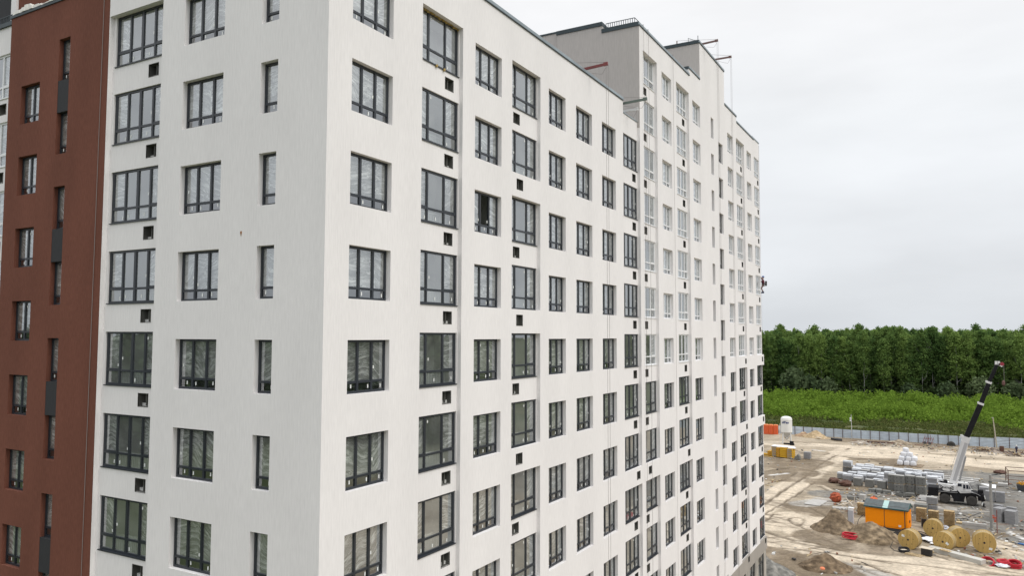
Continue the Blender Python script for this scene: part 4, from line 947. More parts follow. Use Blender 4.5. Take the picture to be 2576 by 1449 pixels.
def pallet_part(t, w_, d_):
    b = MB()
    for x in (0, w_/2-.05, w_-.1): b.box(x, x+.1, 0, d_, 0, .1)
    b.box(0, w_, 0, .1, .09, .118); b.box(0, w_, d_-.1, d_, .09, .118); return b.build('pallet', m_pal, t)
bt = thing('block_pallet', 'wrapped cube of grey blocks standing alone right of the yellow packs', 'block pallet', (-9.9, 149.6, 0), -.1)
block_cube(1.25, 1.2, 1.45, m_blk, 4).build('blocks', [m_blk, m_joint, m_dark], bt); pallet_part(bt, 1.25, 1.2)
b = MB(); b.prism([(0, .05), (1.1, .05), (1.0, .7), (.7, 1.15), (.5, .8), (.1, .65)], 0, .9); tag(b.build('stone_lump', m_fbs, loc=(-11.5, 148.2, 0), rz=-.1), 'dark grey lumpy block pile touching the yellow packs', 'rubble')

# the big stock of wrapped block pallets
def stock(label, wrap=True, w_=1.42, d_=1.0, hh=1.12, m=None, holes=False, group='block pallets in the long stockpile'):
    t = thing('block_pallet', label, 'block pallet', (0, 0, -50), 0, group)
    block_cube(w_, d_, hh, m or m_blk, 4 if not holes else 2, 2 if not holes else 1, holes).build('blocks', [m or m_blk, m_joint, m_dark], t); pallet_part(t, w_, d_)
    if not wrap: b = MB(); b.box(.02, w_-.02, .02, d_-.02, hh+.006, hh+.02); b.build('dusty_top', mat('cement_dust', (.36, .355, .34), .9, var=.15), t)  # thin pale cap: sky light on the block tops put into the colour
    if wrap:
        b = MB(); b.box(-.03, w_+.03, -.03, d_+.03, hh+.005, hh+.05); b.box(-.02, w_+.02, -.022, -.008, hh-.22, hh+.01); b.box(w_+.008, w_+.022, -.02, d_+.02, hh-.75, hh+.01); b.build('film_cap', m_wrap, t)
    return t
A = -.16
ca_, sa_ = math.cos(A), math.sin(A)
sW = stock('grey block pallet under a white film cap, inside the long stockpile'); usedW = False; usedN = False
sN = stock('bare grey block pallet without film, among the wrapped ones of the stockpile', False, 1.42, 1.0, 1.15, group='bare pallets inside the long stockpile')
sT = stock('grey block pallet standing on top of others in the long stockpile', group='raised block pallets of the stockpile')
for r_ in range(7):
    for c_ in range(10):
        if (r_ == 0 and c_ < 1) or (r_ > 5 and c_ < 1) or rnd.random() < .08: continue
        lx = c_*1.62+rnd.uniform(-.08, .08)+(.3 if r_ % 2 else 0); ly = r_*2.25+rnd.uniform(-.15, .15)+.25*(c_ % 2)
        x = -1.7+lx*ca_-ly*sa_*.35; y = 128.0+lx*sa_+ly*ca_
        rz = A+rnd.uniform(-.04, .04)
        if not usedW: sW.location = (x, y, 0); sW.rotation_euler = (0, 0, rz); usedW = True; q_ = sW
        elif rnd.random() < .2: q_ = dup(sN, (x, y, 0), rz) if usedN else sN; sN.location = (x, y, 0) if not usedN else sN.location; sN.rotation_euler = (0, 0, rz) if not usedN else sN.rotation_euler; usedN = True
        else: q_ = dup(sW, (x, y, 0), rz)
        q_.scale = (1, 1, rnd.uniform(.86, 1.15))
first = True
for c_ in (5, 6, 7, 8, 9, 7.5, 0.4):
    lx = c_*1.62; ly = rnd.choice((.2, 1.8, 3.4)) if c_ > 4 else 8.0
    x = -1.6+lx*ca_; y = 128.1+lx*sa_+ly
    if first: sT.location = (x, y, 1.18); sT.rotation_euler = (0, 0, A); first = False
    else: dup(sT, (x, y, 1.18), A)
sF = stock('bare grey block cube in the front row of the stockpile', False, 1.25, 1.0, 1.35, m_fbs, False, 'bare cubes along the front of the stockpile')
for i, (x, y) in enumerate(((1.9, 124.3), (3.7, 123.9), (5.6, 123.4))):
    if i == 0: sF.location = (x, y, 0); sF.rotation_euler = (0, 0, A); sF['label'] = 'left one of the three low bare block cubes before the stockpile'
    else: dup(sF, (x, y, 0), A, ('middle', 'right')[i-1]+' one of the three low bare block cubes before the stockpile')
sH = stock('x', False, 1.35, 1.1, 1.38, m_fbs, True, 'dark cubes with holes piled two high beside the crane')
HL = [(8.2, 121.5, 0, 'lower cube with holes under the left pile beside the stockpile'), (8.25, 121.7, 1.4, 'upper cube with holes on the left pile beside the stockpile'), (9.75, 122.2, 0, 'lower cube in the middle pile, set slightly back'), (9.75, 122.3, 1.4, 'upper cube in the middle pile, set slightly back'),
      (11.3, 121.6, 0, 'lower cube with holes of the pile nearest the crane'), (11.25, 121.8, 1.4, 'upper cube with holes of the pile nearest the crane'), (7.2, 123.2, 1.2, 'half hidden upper cube at the left end of the high piles')]
for i, (x, y, z, lab) in enumerate(HL):
    if i == 0: sH.location = (x, y, z); sH.rotation_euler = (0, 0, A); sH['label'] = lab
    else: dup(sH, (x, y, z), A, lab)
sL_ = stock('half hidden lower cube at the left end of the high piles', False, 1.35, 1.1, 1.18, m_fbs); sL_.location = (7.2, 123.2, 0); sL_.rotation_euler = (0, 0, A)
def simple_blocks(lst, m, name, cat, group):
    for x, y, z, sx, sy, sz, rz, lab in lst:
        t = thing(name, lab, cat, (x, y, z), rz, group); bb = MB(); bb.box(0, sx, 0, sy, 0, sz); bb.build('slab_body', m, t, bevel=.02)
def single(name, lab, cat, x, y, z, sx, sy, sz, rz, m, group=None, bevel=.02, tilt=None):
    bb = MB(); bb.box(0, sx, 0, sy, 0, sz); o = bb.build(name, m, loc=(x, y, z), rz=rz, bevel=bevel)
    if tilt: o.rotation_euler = (tilt[0], tilt[1], rz)
    return tag(o, lab, cat, group)
G1 = 'small concrete blocks lying before the stockpile'
for x, y, z, sx, rz, lab in ((4.5, 120.2, 0, .95, -.1, 'first small concrete block from the left before the stockpile'), (5.6, 120.1, 0, .9, -.12, 'second small concrete block in the short row'), (6.6, 120.0, 0, 1.15, -.12, 'third small concrete block in the short row'), (5.1, 120.9, .0, 1.2, -.1, 'flat pale block behind the short row of small blocks'),
                           (8.5, 119.6, 0, 1.3, -.5, 'tilted dark block left of the crane tail'), (10.0, 119.5, 0, 1.2, .1, 'upright light edged block just left of the crane tail'), (9.2, 119.0, 0, 1.0, .5, 'block fallen between the two beside the crane tail')):
    single('concrete_block', lab, 'concrete block', x, y, z, sx, .7, .52, rz, m_fbs, G1)
# blocks and slabs on the right
G2 = 'large grey blocks in the muddy yard on the right'
for x, y, z, sx, sy, sz, rz, lab in ((21.0, 107.4, 0, 1.12, 1.5, 1.85, -.55, 'tall grey block right of the concrete pole'), (22.3, 106.6, 0, 1.25, 1.5, 1.75, -.32, 'tall grey block at the far right of the pair'),
                                  (21.2, 109.6, 0, 1.1, .7, 1.9, -.5, 'grey block behind the left block of the tall pair'), (22.6, 108.9, 0, 1.2, .6, 1.85, -.35, 'grey block behind the right block of the tall pair'),
                                  (20.7, 122.0, 0, 1.2, 1.2, 1.5, -.1, 'grey block behind the nose of the crane, left of the pole'), (22.0, 121.9, 0, 1.2, 1.2, 1.5, -.1, 'grey block behind the nose of the crane, right of the pole'), (20.0, 125.0, 0, 1.2, 1.2, 1.5, -.1, 'grey block in the back row behind the crane nose')):
    single('concrete_block', lab, 'concrete block', x, y, z, sx, sy, sz, rz, m_blk, G2)
for zz, lab in ((0, 'lower grey concrete beam of the pair left of the concrete pole'), (.42, 'upper grey concrete beam of the pair left of the concrete pole')):
    single('concrete_beam', lab, 'concrete beam', 17.3, 100.9, zz, 2.75, .45, .38, -.02, m_conc, 'pair of stacked beams')
single('concrete_beam', 'long pale concrete beam lying in front of the cable drums', 'concrete beam', 13.6, 86.6, 0, 6.3, .95, .5, -.60, mat('pale_concrete', (.50, .49, .45), .9, var=.1, scale=(1.5, 1.5, 1.5), bump=.3), None)
single('concrete_slab', 'pale concrete slab lying flat under the tail of the crane', 'concrete slab', 11.4, 117.0, .02, 1.9, 5.0, .12, -.1, m_conc)
single('concrete_slab', 'flat concrete slab on the sand beside the slab road', 'concrete slab', -3.1, 105.3, .02, 2.3, 4.3, .12, -.16, m_conc)
single('concrete_slab', 'smaller flat slab between the slab road and the kiosk debris', 'concrete slab', 1.1, 104.2, .02, 1.9, .9, .2, .2, m_conc)
single('concrete_slab', 'white topped slab at the yard edge on the right', 'concrete slab', 23.0, 136.6, 0, 1.4, 1.2, .5, -.1, m_conc)
for k in range(3): single('concrete_beam', ('left', 'middle', 'right')[k]+' one of the long flat slabs lying behind the crane', 'concrete beam', 13.0+k*.3, 137.2+k*2.0, 0, 7.0, .8, .3, -.08, m_conc, 'flat slabs behind the crane')
single('film_sheet', 'bright white film spread on the ground behind the crane cab', 'film sheet', 13.6, 134.2, .06, 9.0, 3.6, .05, -.06, mat('snowy_film', (.80, .81, .82), .5, bump=.5, scale=(2, 2, 2), var=.05))
# block pallets right of the kiosk
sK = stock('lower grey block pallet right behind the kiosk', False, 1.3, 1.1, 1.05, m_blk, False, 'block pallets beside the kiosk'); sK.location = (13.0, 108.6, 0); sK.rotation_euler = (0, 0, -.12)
dup(sK, (13.05, 108.8, 1.1), -.12, 'upper grey block pallet, stacked behind the kiosk')
single('concrete_block', 'long grey block just right of the kiosk roof', 'concrete block', 11.5, 107.4, 0, 1.6, 1.4, 1.25, -.1, m_fbs, 'block pallets beside the kiosk')
# bricks, red
def rough_ball(name, label, cat, x, y, z, r, m, sq=.8, seed=1, sub=(12, 9), amp=.25):
    b = MB(); nu, nv = sub; rr = random.Random(seed)
    pr = [(0, -1)]+[(math.sin(math.pi*j/nv), -math.cos(math.pi*j/nv)) for j in range(1, nv)]+[(0, 1)]
    for j, (a, c_) in enumerate(pr):
        for i in range(nu):
            q = 1+amp*(rr.random()-.5); an = 2*math.pi*i/nu; b.v.append((r*a*q*math.cos(an), r*a*q*math.sin(an), r*sq*(c_*q+1)))
    for j in range(nv):
        for i in range(nu): i2 = (i+1) % nu; b.f.append((j*nu+i, j*nu+i2, (j+1)*nu+i2, (j+1)*nu+i)); b.m.append(0)
    return tag(b.build(name, m, loc=(x, y, z)), label, cat)
rough_ball('brick_heap', 'rounded heap of red bricks on a pallet left of the kiosk', 'brick heap', .9, 109.4, 0, .85, mat('red_brick', (.32, .07, .03), .9, var=.5, scale=(4, 4, 4), bump=.8, bdist=.1), .85, 4)
rough_ball('brick_heap', 'bright orange red bricks on top of the pallet pile beside the kiosk', 'brick heap', 6.2, 108.2, .9, .55, mat('orange_brick', (.55, .13, .05), .9, var=.3, scale=(4, 4, 4)), .6, 5)
rough_ball('buoy', 'small orange ball at the foot of the earth heap', 'ball', 4.0, 71.6, .15, .28, mat('ball_orange', (.75, .22, .10), .6), .7, 6, (14, 10), .02)
m_rusty = mat('rusty_pipes', (.10, .05, .035), .9, var=.4, scale=(3, 3, 8), bump=.6)
for x, y, r, lab, sd_ in ((-1.3, 126.0, .95, 'dark brown wire bundle left of the front block row', 3), (.7, 123.9, 1.05, 'rust brown bundle lying next to the darker one', 4)): rough_ball('wire_bundle', lab, 'wire bundle', x, y, -.1, r, m_rusty, .5, sd_, (14, 9), .35)
for x, y, r, lab, sd_ in ((24.0, 151.0, 1.0, 'small dark scrap lump beside the far track', 7), (8.6, 156, .8, 'dark clod between the bag pyramid and the crane boom', 8)): rough_ball('scrap_lump', lab, 'scrap', x, y, -.1, r, m_rusty, .35, sd_, (12, 8), .5)

# ================================================================== white bag pyramid
m_bag = mat('bag_white', (.68, .69, .72), .75, var=.06, scale=(5, 5, 5), bump=.5, bdist=.04)
t0 = thing('wooden_raft', 'wooden raft under the white bag pyramid', 'pallet', (7.4, 151.0, 0), -.1)
b = MB(); b.box(-.6, 4.0, -.4, 3.2, 0, .12); [b.bar((-.8+k*.8, -.6, .14), (-.6+k*.8, 3.4, .14), .14, .05) for k in range(6)]; b.build('boards', mat('old_boards', (.24, .18, .12), .9, var=.2), t0)
def bag_mesh():
    b = MB(); n = 16; prof = [(.44, 0), (.50, .05), (.52, .25), (.52, .62), (.49, .76), (.40, .82), (.2, .84), (.12, .92), (.02, .9)]
    for r, z in prof:
        for k in range(n):
            a = 2*math.pi*k/n; q = (abs(math.cos(a))**5+abs(math.sin(a))**5)**(-1/5); b.v.append((r*q*math.cos(a)+.015*rnd.random(), r*q*math.sin(a), z+.01*rnd.random()))
    for j in range(len(prof)-1):
        for k in range(n): k2 = (k+1) % n; b.f.append((j*n+k, j*n+k2, (j+1)*n+k2, (j+1)*n+k)); b.m.append(0)
    return b
bm_ = bag_mesh().mesh('bulk_bag', m_bag, True); lvl = ('bottom', 'second', 'third', 'top')
bagc = 0
for L_, (nx_, ny_, ox) in enumerate(((3, 3, 0), (3, 2, .25), (2, 1, .6), (1, 1, .95))):
    for i in range(nx_):
        for j in range(ny_):
            o = bpy.data.objects.new('bulk_bag', bm_); COL.objects.link(o); o.location = (7.7+ox+i*1.08+rnd.uniform(-.05, .05), 151.4+ox*.9+j*1.1, .14+L_*.8); o.rotation_euler = (0, 0, rnd.uniform(-.3, .3))
            tag(o, 'white bulk bag in the '+lvl[L_]+' layer of the bag pyramid' if nx_ > 1 else 'white bulk bag crowning the bag pyramid', 'bulk bag', 'white bulk bags of the pyramid')

# ================================================================== cable drums
m_dw = mat('drum_wood', (.50, .345, .115), .75, var=.22, scale=(9, 9, .35), bump=.25, bdist=.02, coord='obj', var2=.0, detail=2); m_dl = mat('drum_lagging', (.40, .285, .12), .8, var=.25, scale=(1, 14, 14), coord='obj')
m_dk = mat('drum_hub', (.03, .02, .03), .8)
def drum(label, x, y, rz, R=1.14, W_=1.05, paper=None, spin=0.0, planks=True):
    t = thing('cable_drum', label, 'cable drum', (x, y, 0), rz, 'wooden cable drums')
    for s_ in (-1, 1):
        b = MB(); b.lathe([(R, -.04), (R, .04)], 40, axis='y')
        if s_ < 0:
            for k in range(-6, 7):
                x0 = k*.17; hh = math.sqrt(max(R*R-x0*x0, 0))-.03
                if hh > .1: b.box(x0-.004, x0+.004, -.046, -.038, -hh, hh, 1)
        fo = b.build('flange', [m_dw, m_oy], t, loc=(0, s_*W_/2, R)); fo.rotation_euler = (0, spin, 0)
        if s_ < 0:
            b = MB(); b.obox((0, -.055, 0), (.2, .02, .2), Matrix.Rotation(math.pi/4, 3, 'Y')); b.build('hub_plate', m_dk, fo)
            b = MB()
            for k in range(6): a = k*math.pi/3+.3; b.obox((.52*R*math.cos(a), -.05, .52*R*math.sin(a)), (.07, .025, .07))
            b.build('bolt', m_dk, fo)
            if paper: b = MB(); b.obox((paper[0], -.056, paper[1]), (.34, .012, .26), Matrix.Rotation(paper[2], 3, 'Y')); b.build('paper_label', m_sticker, fo)
    b = MB(); n = 34
    for k in range(n):
        a = 2*math.pi*k/n; b.obox((math.cos(a)*(R-.06), 0, math.sin(a)*(R-.06)), (.035, W_-.08, 2*math.pi*(R-.06)/n*.93), Matrix.Rotation(-a, 3, 'Y'))
    lg = b.build('lagging', m_dl, t, loc=(0, 0, R)); b = MB(); b.lathe([(R-.035, -.02), (R-.035, .02)], 36, (0, -.2, 0), axis='y'); b.lathe([(R-.035, -.02), (R-.035, .02)], 36, (0, .25, 0), axis='y'); b.build('strap', m_capl, lg)
    return t
drum('cable drum at the left end of the row, white paper upper left of its hub', 11.75, 86.5, -.30, 1.14, 1.1, (-.55, .35, .15), .06)
drum('smallest cable drum, standing furthest back near the black cables', 14.1, 94.3, -.14, 1.08, 1.0, None, .1)
drum('cable drum behind the long beam, dark plate and paper right of its hub', 15.35, 87.6, -.33, 1.13, 1.15, (.50, .05, .4), .35)
drum('cable drum turned left, partly hidden by the one in front', 16.75, 90.8, .30, 1.12, 1.3, None, -.2)
drum('cable drum at the right end of the row, paper low on its face', 19.35, 89.4, .02, 1.2, 1.5, (.60, -.62, .2), .0)

# ================================================================== pallets
def pallet_mesh():
    b = MB(); w_, d_ = 1.2, .9
    for y in (0, d_/2-.05, d_-.1): b.box(0, w_, y, y+.1, 0, .03)
    for x in (0, w_/2-.05, w_-.1): b.box(x, x+.1, 0, d_, .092, .112)
    for x in (0, w_/2-.06, w_-.12):
        for y in (0.02, d_/2-.05, d_-.12): b.box(x, x+.12, y, y+.1, .03, .092, 1)
    for k in range(6): y = k*(d_-.11)/5; b.box(-.01, w_+.01, y-.005, y+.115, .104, .136)
    return b
pm = pallet_mesh().mesh('pallet', [mat('pallet_board', (.46, .33, .17), .85, var=.3, scale=(3, 3, 9)), mat('pallet_block', (.06, .04, .025), .9)])
def pstack(x, y, n, rz, desc, grp):
    for k in range(n):
        o = bpy.data.objects.new('wooden_pallet', pm); COL.objects.link(o); o.location = (x+rnd.uniform(-.04, .04), y+rnd.uniform(-.04, .04), k*.138); o.rotation_euler = (0, 0, rz+rnd.uniform(-.04, .04))
        lab = 'topmost wooden pallet '+desc if k == n-1 else 'bottom wooden pallet '+desc if k == 0 else 'wooden pallet in the middle '+desc
        tag(o, lab, 'pallet', grp)
pstack(11.9, 102.0, 13, -.15, 'of the stack right behind the kiosk', 'pallets of the stack behind the kiosk')
pstack(13.3, 103.8, 9, -.15, 'of the shorter stack behind the small drum', 'pallets of the shorter stack')
pstack(15.2, 101.3, 14, -.12, 'of the tall stack above the drums', 'pallets of the tall stack above the drums')
pstack(4.6, 101.9, 12, -.1, 'of the stack touching the left side of the kiosk', 'pallets of the stack left of the kiosk')
pstack(5.2, 104.0, 5, .1, 'of the low stack with red bricks', 'pallets of the low stack')
t = thing('broken_pallet', 'broken wooden pallet lying beside the black box', 'broken pallet', (11.3, 83.6, 0), -.35)
b = MB()
for k in range(6): b.bar((.1+k*.3, -.1+.1*rnd.random(), .12+.08*rnd.random()), (.25+k*.3, .8, .10), .1, .03)
b.bar((0, 0, .06), (1.9, -.1, .08), .1, .08); b.bar((0, .75, .06), (1.9, .8, .06), .1, .08); b.build('boards', mat('fresh_wood', (.55, .42, .24), .8, var=.2), t)
t = thing('broken_pallet', 'small pallet top lying on the long pale beam', 'broken pallet', (14.75, 85.6, .52), -.6)
b = MB(); b.box(0, 1.15, 0, .6, 0, .05); [b.box(.1+k*.27, .16+k*.27, .02, .58, .05, .056, 1) for k in range(4)]; b.build('boards', [mat('fresh_wood', (.55, .42, .24), .8), m_rusty], t)
# black box
t = thing('black_box', 'black box with a pale wooden lid at the end of the long beam', 'box', (12.95, 83.9, 0), -.3)
b = MB(); b.box(0, 1.05, 0, .6, .05, .85); b.build('body', mat('black_plastic', (.012, .013, .016), .5), t, bevel=.02)
b = MB(); b.box(-.15, 1.2, -.1, .9, .86, .90); b.build('lid', mat('pale_board', (.55, .48, .38), .8), t); b = MB(); b.box(.2, 1.3, -.15, -.05, 0, .06); b.build('runner', m_pal, t)
t = thing('black_crate', 'black framed crate leaning beside the tall pallet stack', 'crate', (12.65, 98.9, 0), -.2)
b = MB(); b.box(0, .72, 0, .1, .05, 1.05); b.build('panel', mat('black_plastic', (.012, .013, .016), .5), t); b = MB(); b.box(-.05, 0, -.02, .12, 0, 1.25); b.box(.72, .77, -.02, .12, 0, 1.2); b.box(-.05, .77, -.03, .12, 0, .06); b.build('frame', m_fbs, t)

# coils: red hose, black cable
m_hose = mat('red_hose', (.52, .015, .035), .45); m_cable = mat('black_cable', (.012, .012, .014), .5); m_hosew = mat('white_bag', (.7, .72, .78), .7)
def coil(name, label, cat, x, y, r, n, thick, m, tilt=(0, 0, 0), sq=.75, z0=0, jit=.12):
    b = MB(); rr = random.Random(len(label))
    for k in range(n):
        q = r*(1-.22*rr.random()); ox, oy = rr.uniform(-jit, jit), rr.uniform(-jit, jit); z_ = z0+thick*(1+1.2*k*.8)
        pts = [(q*math.cos(a)+ox, q*sq*math.sin(a)+oy, z_+.03*math.sin(3*a+k)) for a in [2*math.pi*i/22 for i in range(23)]]; b.tube(pts, thick, 6, caps=False)
    o = b.build(name, m, loc=(x, y, 0), smooth=True); o.rotation_euler = tilt; return tag(o, label, cat)
coil('hose_coil', 'red hose coil leaning against the right end of the long beam', 'hose', 19.6, 83.9, .78, 9, .055, m_hose, (.75, 0, -.6), .85, 0, .08)
coil('hose_coil', 'red hose coil lying over white sacks', 'hose', 20.85, 83.6, .6, 5, .055, m_hose, (.15, 0, 0), .6, .42)
coil('hose_coil', 'dense crimson hose coil at the far right of the red ones', 'hose', 21.85, 83.9, .72, 12, .06, m_hose, (.35, .1, .2), .8, 0, .06)
rough_ball('sack', 'crumpled white sacks under the middle red hose', 'sack', 20.8, 83.3, 0, .68, m_hosew, .35, 11, (12, 8), .4)
coil('hose_coil', 'flattened red hose coil lying between the two earth heaps', 'hose', 5.0, 87.6, .95, 7, .055, m_hose, (.35, .1, .25), .45, .3, .15)
b = MB(); rr = random.Random(5)
for k in range(34):
    x0 = 9.4+rr.uniform(0, 1.2); y0 = 92.6+rr.uniform(-.7, .5); x1 = 12.9+rr.uniform(-.6, .9); y1 = 92.8+rr.uniform(-1.2, 1.6); hgt = rr.uniform(.1, .55)
    pts = [(x0+(x1-x0)*s, y0+(y1-y0)*s+.6*math.sin(math.pi*s)*rr.uniform(.4, 1.4), .05+hgt*math.sin(math.pi*s)+.08*math.sin(9*s+k)) for s in [i/9 for i in range(10)]]; b.tube(pts, .055, 5)
tag(b.build('cable_heap', m_cable, smooth=True), 'tangle of thick black cables spilling out beside the orange kiosk', 'cable heap')
coil('cable_coil', 'small reel wound with black cable in front of the leftmost drum', 'cable', 11.2, 84.6, .60, 6, .05, m_cable, (.25, 0, 0), .8, .1, .02)
rough_ball('reel_disc', 'pale wooden disc inside the small black cable reel', 'wooden disc', 11.2, 84.6, .05, .48, mat('pale_board', (.55, .48, .38), .8), .25, 3, (18, 5), .02)
for (pts, lab) in (([(9.9, 86.6, .5), (9.7, 85.6, .1), (10.2, 84.4, .05), (11.0, 83.9, .05)], 'black cable looping down to the small reel'), ([(15.6, 101.9, .1), (17.4, 106, .1), (19.8, 112.2, .1)], 'dark cable running from the pallet stack to the crane'), ([(20.0, 87.2, .06), (20.6, 85.6, .06), (21.6, 84.9, .06), (23.2, 83.4, .06)], 'thin black cable on the sand right of the drums'), ([(5.2, 94.0, .1), (5.4, 95.2, .9), (5.9, 96, 1.4), (6.3, 97, 1.2)], 'cable hanging between cabinet and kiosk')):
    b = MB(); b.tube(pts, .035, 5); tag(b.build('cable', m_cable), lab, 'cable')
# white sheets by the drums
m_ws = mat('white_sheet', (.74, .75, .78), .6)
rough_ball('white_bundle', 'rolled white fabric bundle between the drums', 'bundle', 13.8, 91.6, 0, .95, m_ws, .22, 21, (14, 7), .25)
single('sheet_of_board', 'white panel lying in front of the fabric bundle', 'panel', 13.7, 90.0, .05, 1.25, .8, .05, -.25, m_ws)
rough_ball('litter_bag', 'grey and white litter bag behind the small drum', 'litter bag', 15.3, 98.0, 0, .5, mat('litter', (.45, .46, .50), .7, var=.6, scale=(6, 6, 6)), .7, 31, (12, 8), .5)
single('tarpaulin', 'small blue tarpaulin on the sand at the right edge', 'tarpaulin', 23.0, 95.2, .03, 1.3, .5, .12, -.5, mat('blue_tarp', (.02, .10, .28), .6))
# rusty steel rack, skip, wheel rack, tyre, pipes
t = thing('steel_rack', 'rusty open steel rack frame at the right edge of the yard', 'rack', (24.6, 138.2, 0), .03)
b = MB()
for x in (0, 2.9, 5.6):
    for y in (0, 4.2): b.bar((x, y, 0), (x, y, 2.55), .13)
for zz in (1.0, 2.5):
    for y in (0, 4.2): b.bar((-.05, y, zz), (5.65, y, zz), .1)
    for x in (0, 2.9, 5.6): b.bar((x, 0, zz), (x, 4.2, zz), .08)
b.build('frame', mat('rust_frame', (.13, .075, .055), .85, var=.3), t)
t = thing('skip', 'dark open skip heaped with yellow scraps at the right edge', 'skip', (25.6, 133.2, 0), -.1)
b = MB(); b.prism([(0, .1), (2.4, .1), (2.6, 1.0), (-.2, 1.0)], 0, 1.5); b.build('tub', mat('skip_dark', (.04, .045, .05), .8), t)
b = MB(); rr = random.Random(4)
for k in range(26): b.obox((rr.uniform(0, 2.4), rr.uniform(.1, 1.4), 1.05+rr.random()*.35), (rr.uniform(.4, .9), .1, .14), Matrix.Rotation(rr.uniform(-1, 1), 3, 'Y') @ Matrix.Rotation(rr.uniform(-1, 1), 3, 'Z'))
b.build('scraps', mat('yellow_scrap', (.60, .30, .02), .7, var=.3), t)
t = thing('harrow', 'red framed farm implement leaning on the middle of the fence', 'farm implement', (10.6, 186.4, 0))
b = MB()
for k in range(5): b.bar((k*.45, 0, .2), (k*.45+.5, .4, 1.7), .07)
b.bar((0, 0, .4), (2.3, .2, .6), .09); b.bar((.3, .3, 1.4), (2.4, .3, 1.3), .09); b.bar((.5, .3, 1.5), (.6, .3, 2.4), .07); b.bar((1.7, .3, 1.4), (1.7, .3, 2.3), .07); b.build('frame', mat('implement_red', (.22, .07, .06), .8), t)
b = MB(); b.lathe([(.35, -.05), (.35, .05)], 12, (.5, -.2, .4), axis='y'); b.lathe([(.3, -.05), (.3, .05)], 12, (1.5, -.2, .35), axis='y'); b.build('wheel', m_rim, t)
t = thing('tractor_tyre', 'black tyre half buried against the fence', 'tyre', (16.4, 187.4, .1))
b = MB(); b.lathe([(.45, -.2), (.8, -.24), (.92, 0), (.8, .24), (.45, .2)], 22, axis='y'); b.build('rubber', m_tyre, t, smooth=True)
b = MB(); b.tube([(-8.9, 184.2, .25), (-6.5, 183.4, .25)], .24, 10); b.tube([(-8.2, 183.4, .2), (-6.3, 182.9, .2)], .18, 10); tag(b.build('pipe_bundle', m_cable), 'black pipes lying right of the sand pile by the fence', 'pipes')
single('boards', 'pale board lying against the sand pile', 'board', -12.6, 184.2, .25, 1.5, .8, .12, -.5, mat('pale_board', (.55, .48, .38), .8))
single('boards', 'long dark plank lying below the middle fence panels', 'board', -.9, 183.8, .0, 6.0, .5, .25, .1, m_rusty)
single('boards', 'short plank stack beside the tall pallet stack', 'board', 16.6, 103.6, 0, 1.4, .6, .18, -.1, mat('fresh_wood', (.55, .42, .24), .8))
t = thing('timber_cross', 'pale timbers leaning crosswise left of the kiosk', 'timbers', (2.2, 107.2, 0))
b = MB(); b.bar((0, 0, .1), (1.2, 1.6, .5), .12); b.bar((.2, 1.5, .9), (1.3, 0, .1), .12); b.bar((1.5, -.2, 0), (1.55, 0, 1.5), .09); b.bar((-.6, -.6, .1), (.3, .9, .2), .1); b.build('timber', mat('grey_timber', (.48, .42, .34), .8), t)
single('concrete_block', 'small grey block left of the low brick stack', 'concrete block', 2.4, 111.6, 0, 1.2, .8, .6, .3, m_fbs); single('concrete_block', 'pale block next to the small grey one behind the kiosk', 'concrete block', 3.7, 113.4, 0, .9, .8, .75, -.3, m_conc)
single('concrete_block', 'flat dark plate in front of the walking worker', 'plate', 25.8, 181.3, .05, 2.4, .7, .25, -.05, m_cb, None); 
for (hx, hy, lab, nk) in ((22.4, 180.2, 'tangled pile of scrap timber left of the rusty barrel', 26), (28.0, 176.2, 'dark scrap pile at the right edge below the fence', 20), (29.8, 179.5, 'boards and rubble right of the worker', 16)):
    b = MB(); rr = random.Random(int(hx*10))
    for k in range(nk): b.obox((rr.uniform(-1.5, 1.5), rr.uniform(-.7, .7), .15+.7*rr.random()), (rr.uniform(.8, 2.2), .12, .08), Matrix.Rotation(rr.uniform(-3, 3), 3, 'Z') @ Matrix.Rotation(rr.uniform(-.5, .5), 3, 'Y'), rr.choice((0, 0, 1, 2)))
    tag(b.build('scrap_pile', [m_rusty, m_conc, m_pal], loc=(hx, hy, 0)), lab, 'scrap pile')
t = thing('oil_barrel', 'rusty drum standing in the scrap at the foot of the leaning pole', 'barrel', (25.9, 180.6, 0)); b = MB(); b.lathe([(.42, 0), (.45, .05), (.42, .7), (.46, .75), (.42, 1.45)], 14); b.build('shell', m_rusty, t)

# ================================================================== loose debris (nobody could count it)
b = MB(); rr = random.Random(99); areas = [(-4, 26, 176, 186, 260), (1, 8, 102, 116, 150), (0, 12, 116, 122, 120), (17, 27, 95, 116, 160), (14, 23, 84, 98, 60), (-19, -9, 110, 165, 90), (-2, 24, 140, 174, 80), (12, 26, 122, 142, 110), (-4, 8, 66, 80, 50), (16, 28, 84, 92, 60), (20, 30, 176, 186, 120), (9, 20, 104, 112, 60)]
for x0, x1, y0, y1, n in areas:
    for k in range(n):
        x, y = rr.uniform(x0, x1), rr.uniform(y0, y1); mi = rr.choice((0, 0, 0, 0, 1, 1, 2, 2, 3, 0, 1, 4)); lng = rr.random() < .4
        sz = (rr.uniform(.5, 1.8), rr.uniform(.06, .15), .05) if lng else (rr.uniform(.1, .45), rr.uniform(.1, .35), rr.uniform(.05, .22))
        b.obox((x, y, sz[2]*.5+.03), sz, Matrix.Rotation(rr.uniform(-3, 3), 3, 'Z') @ Matrix.Rotation(rr.uniform(-.2, .2), 3, 'X'), mi)
tag(b.build('debris', [mat('deb_grey', (.34, .33, .31), .9), mat('deb_wood', (.42, .33, .20), .9), mat('deb_dark', (.06, .055, .05), .9), mat('deb_white', (.7, .7, .68), .8), mat('deb_rust', (.26, .12, .07), .9)]), 'scattered planks, stones and litter over the site', 'debris', kind='stuff')
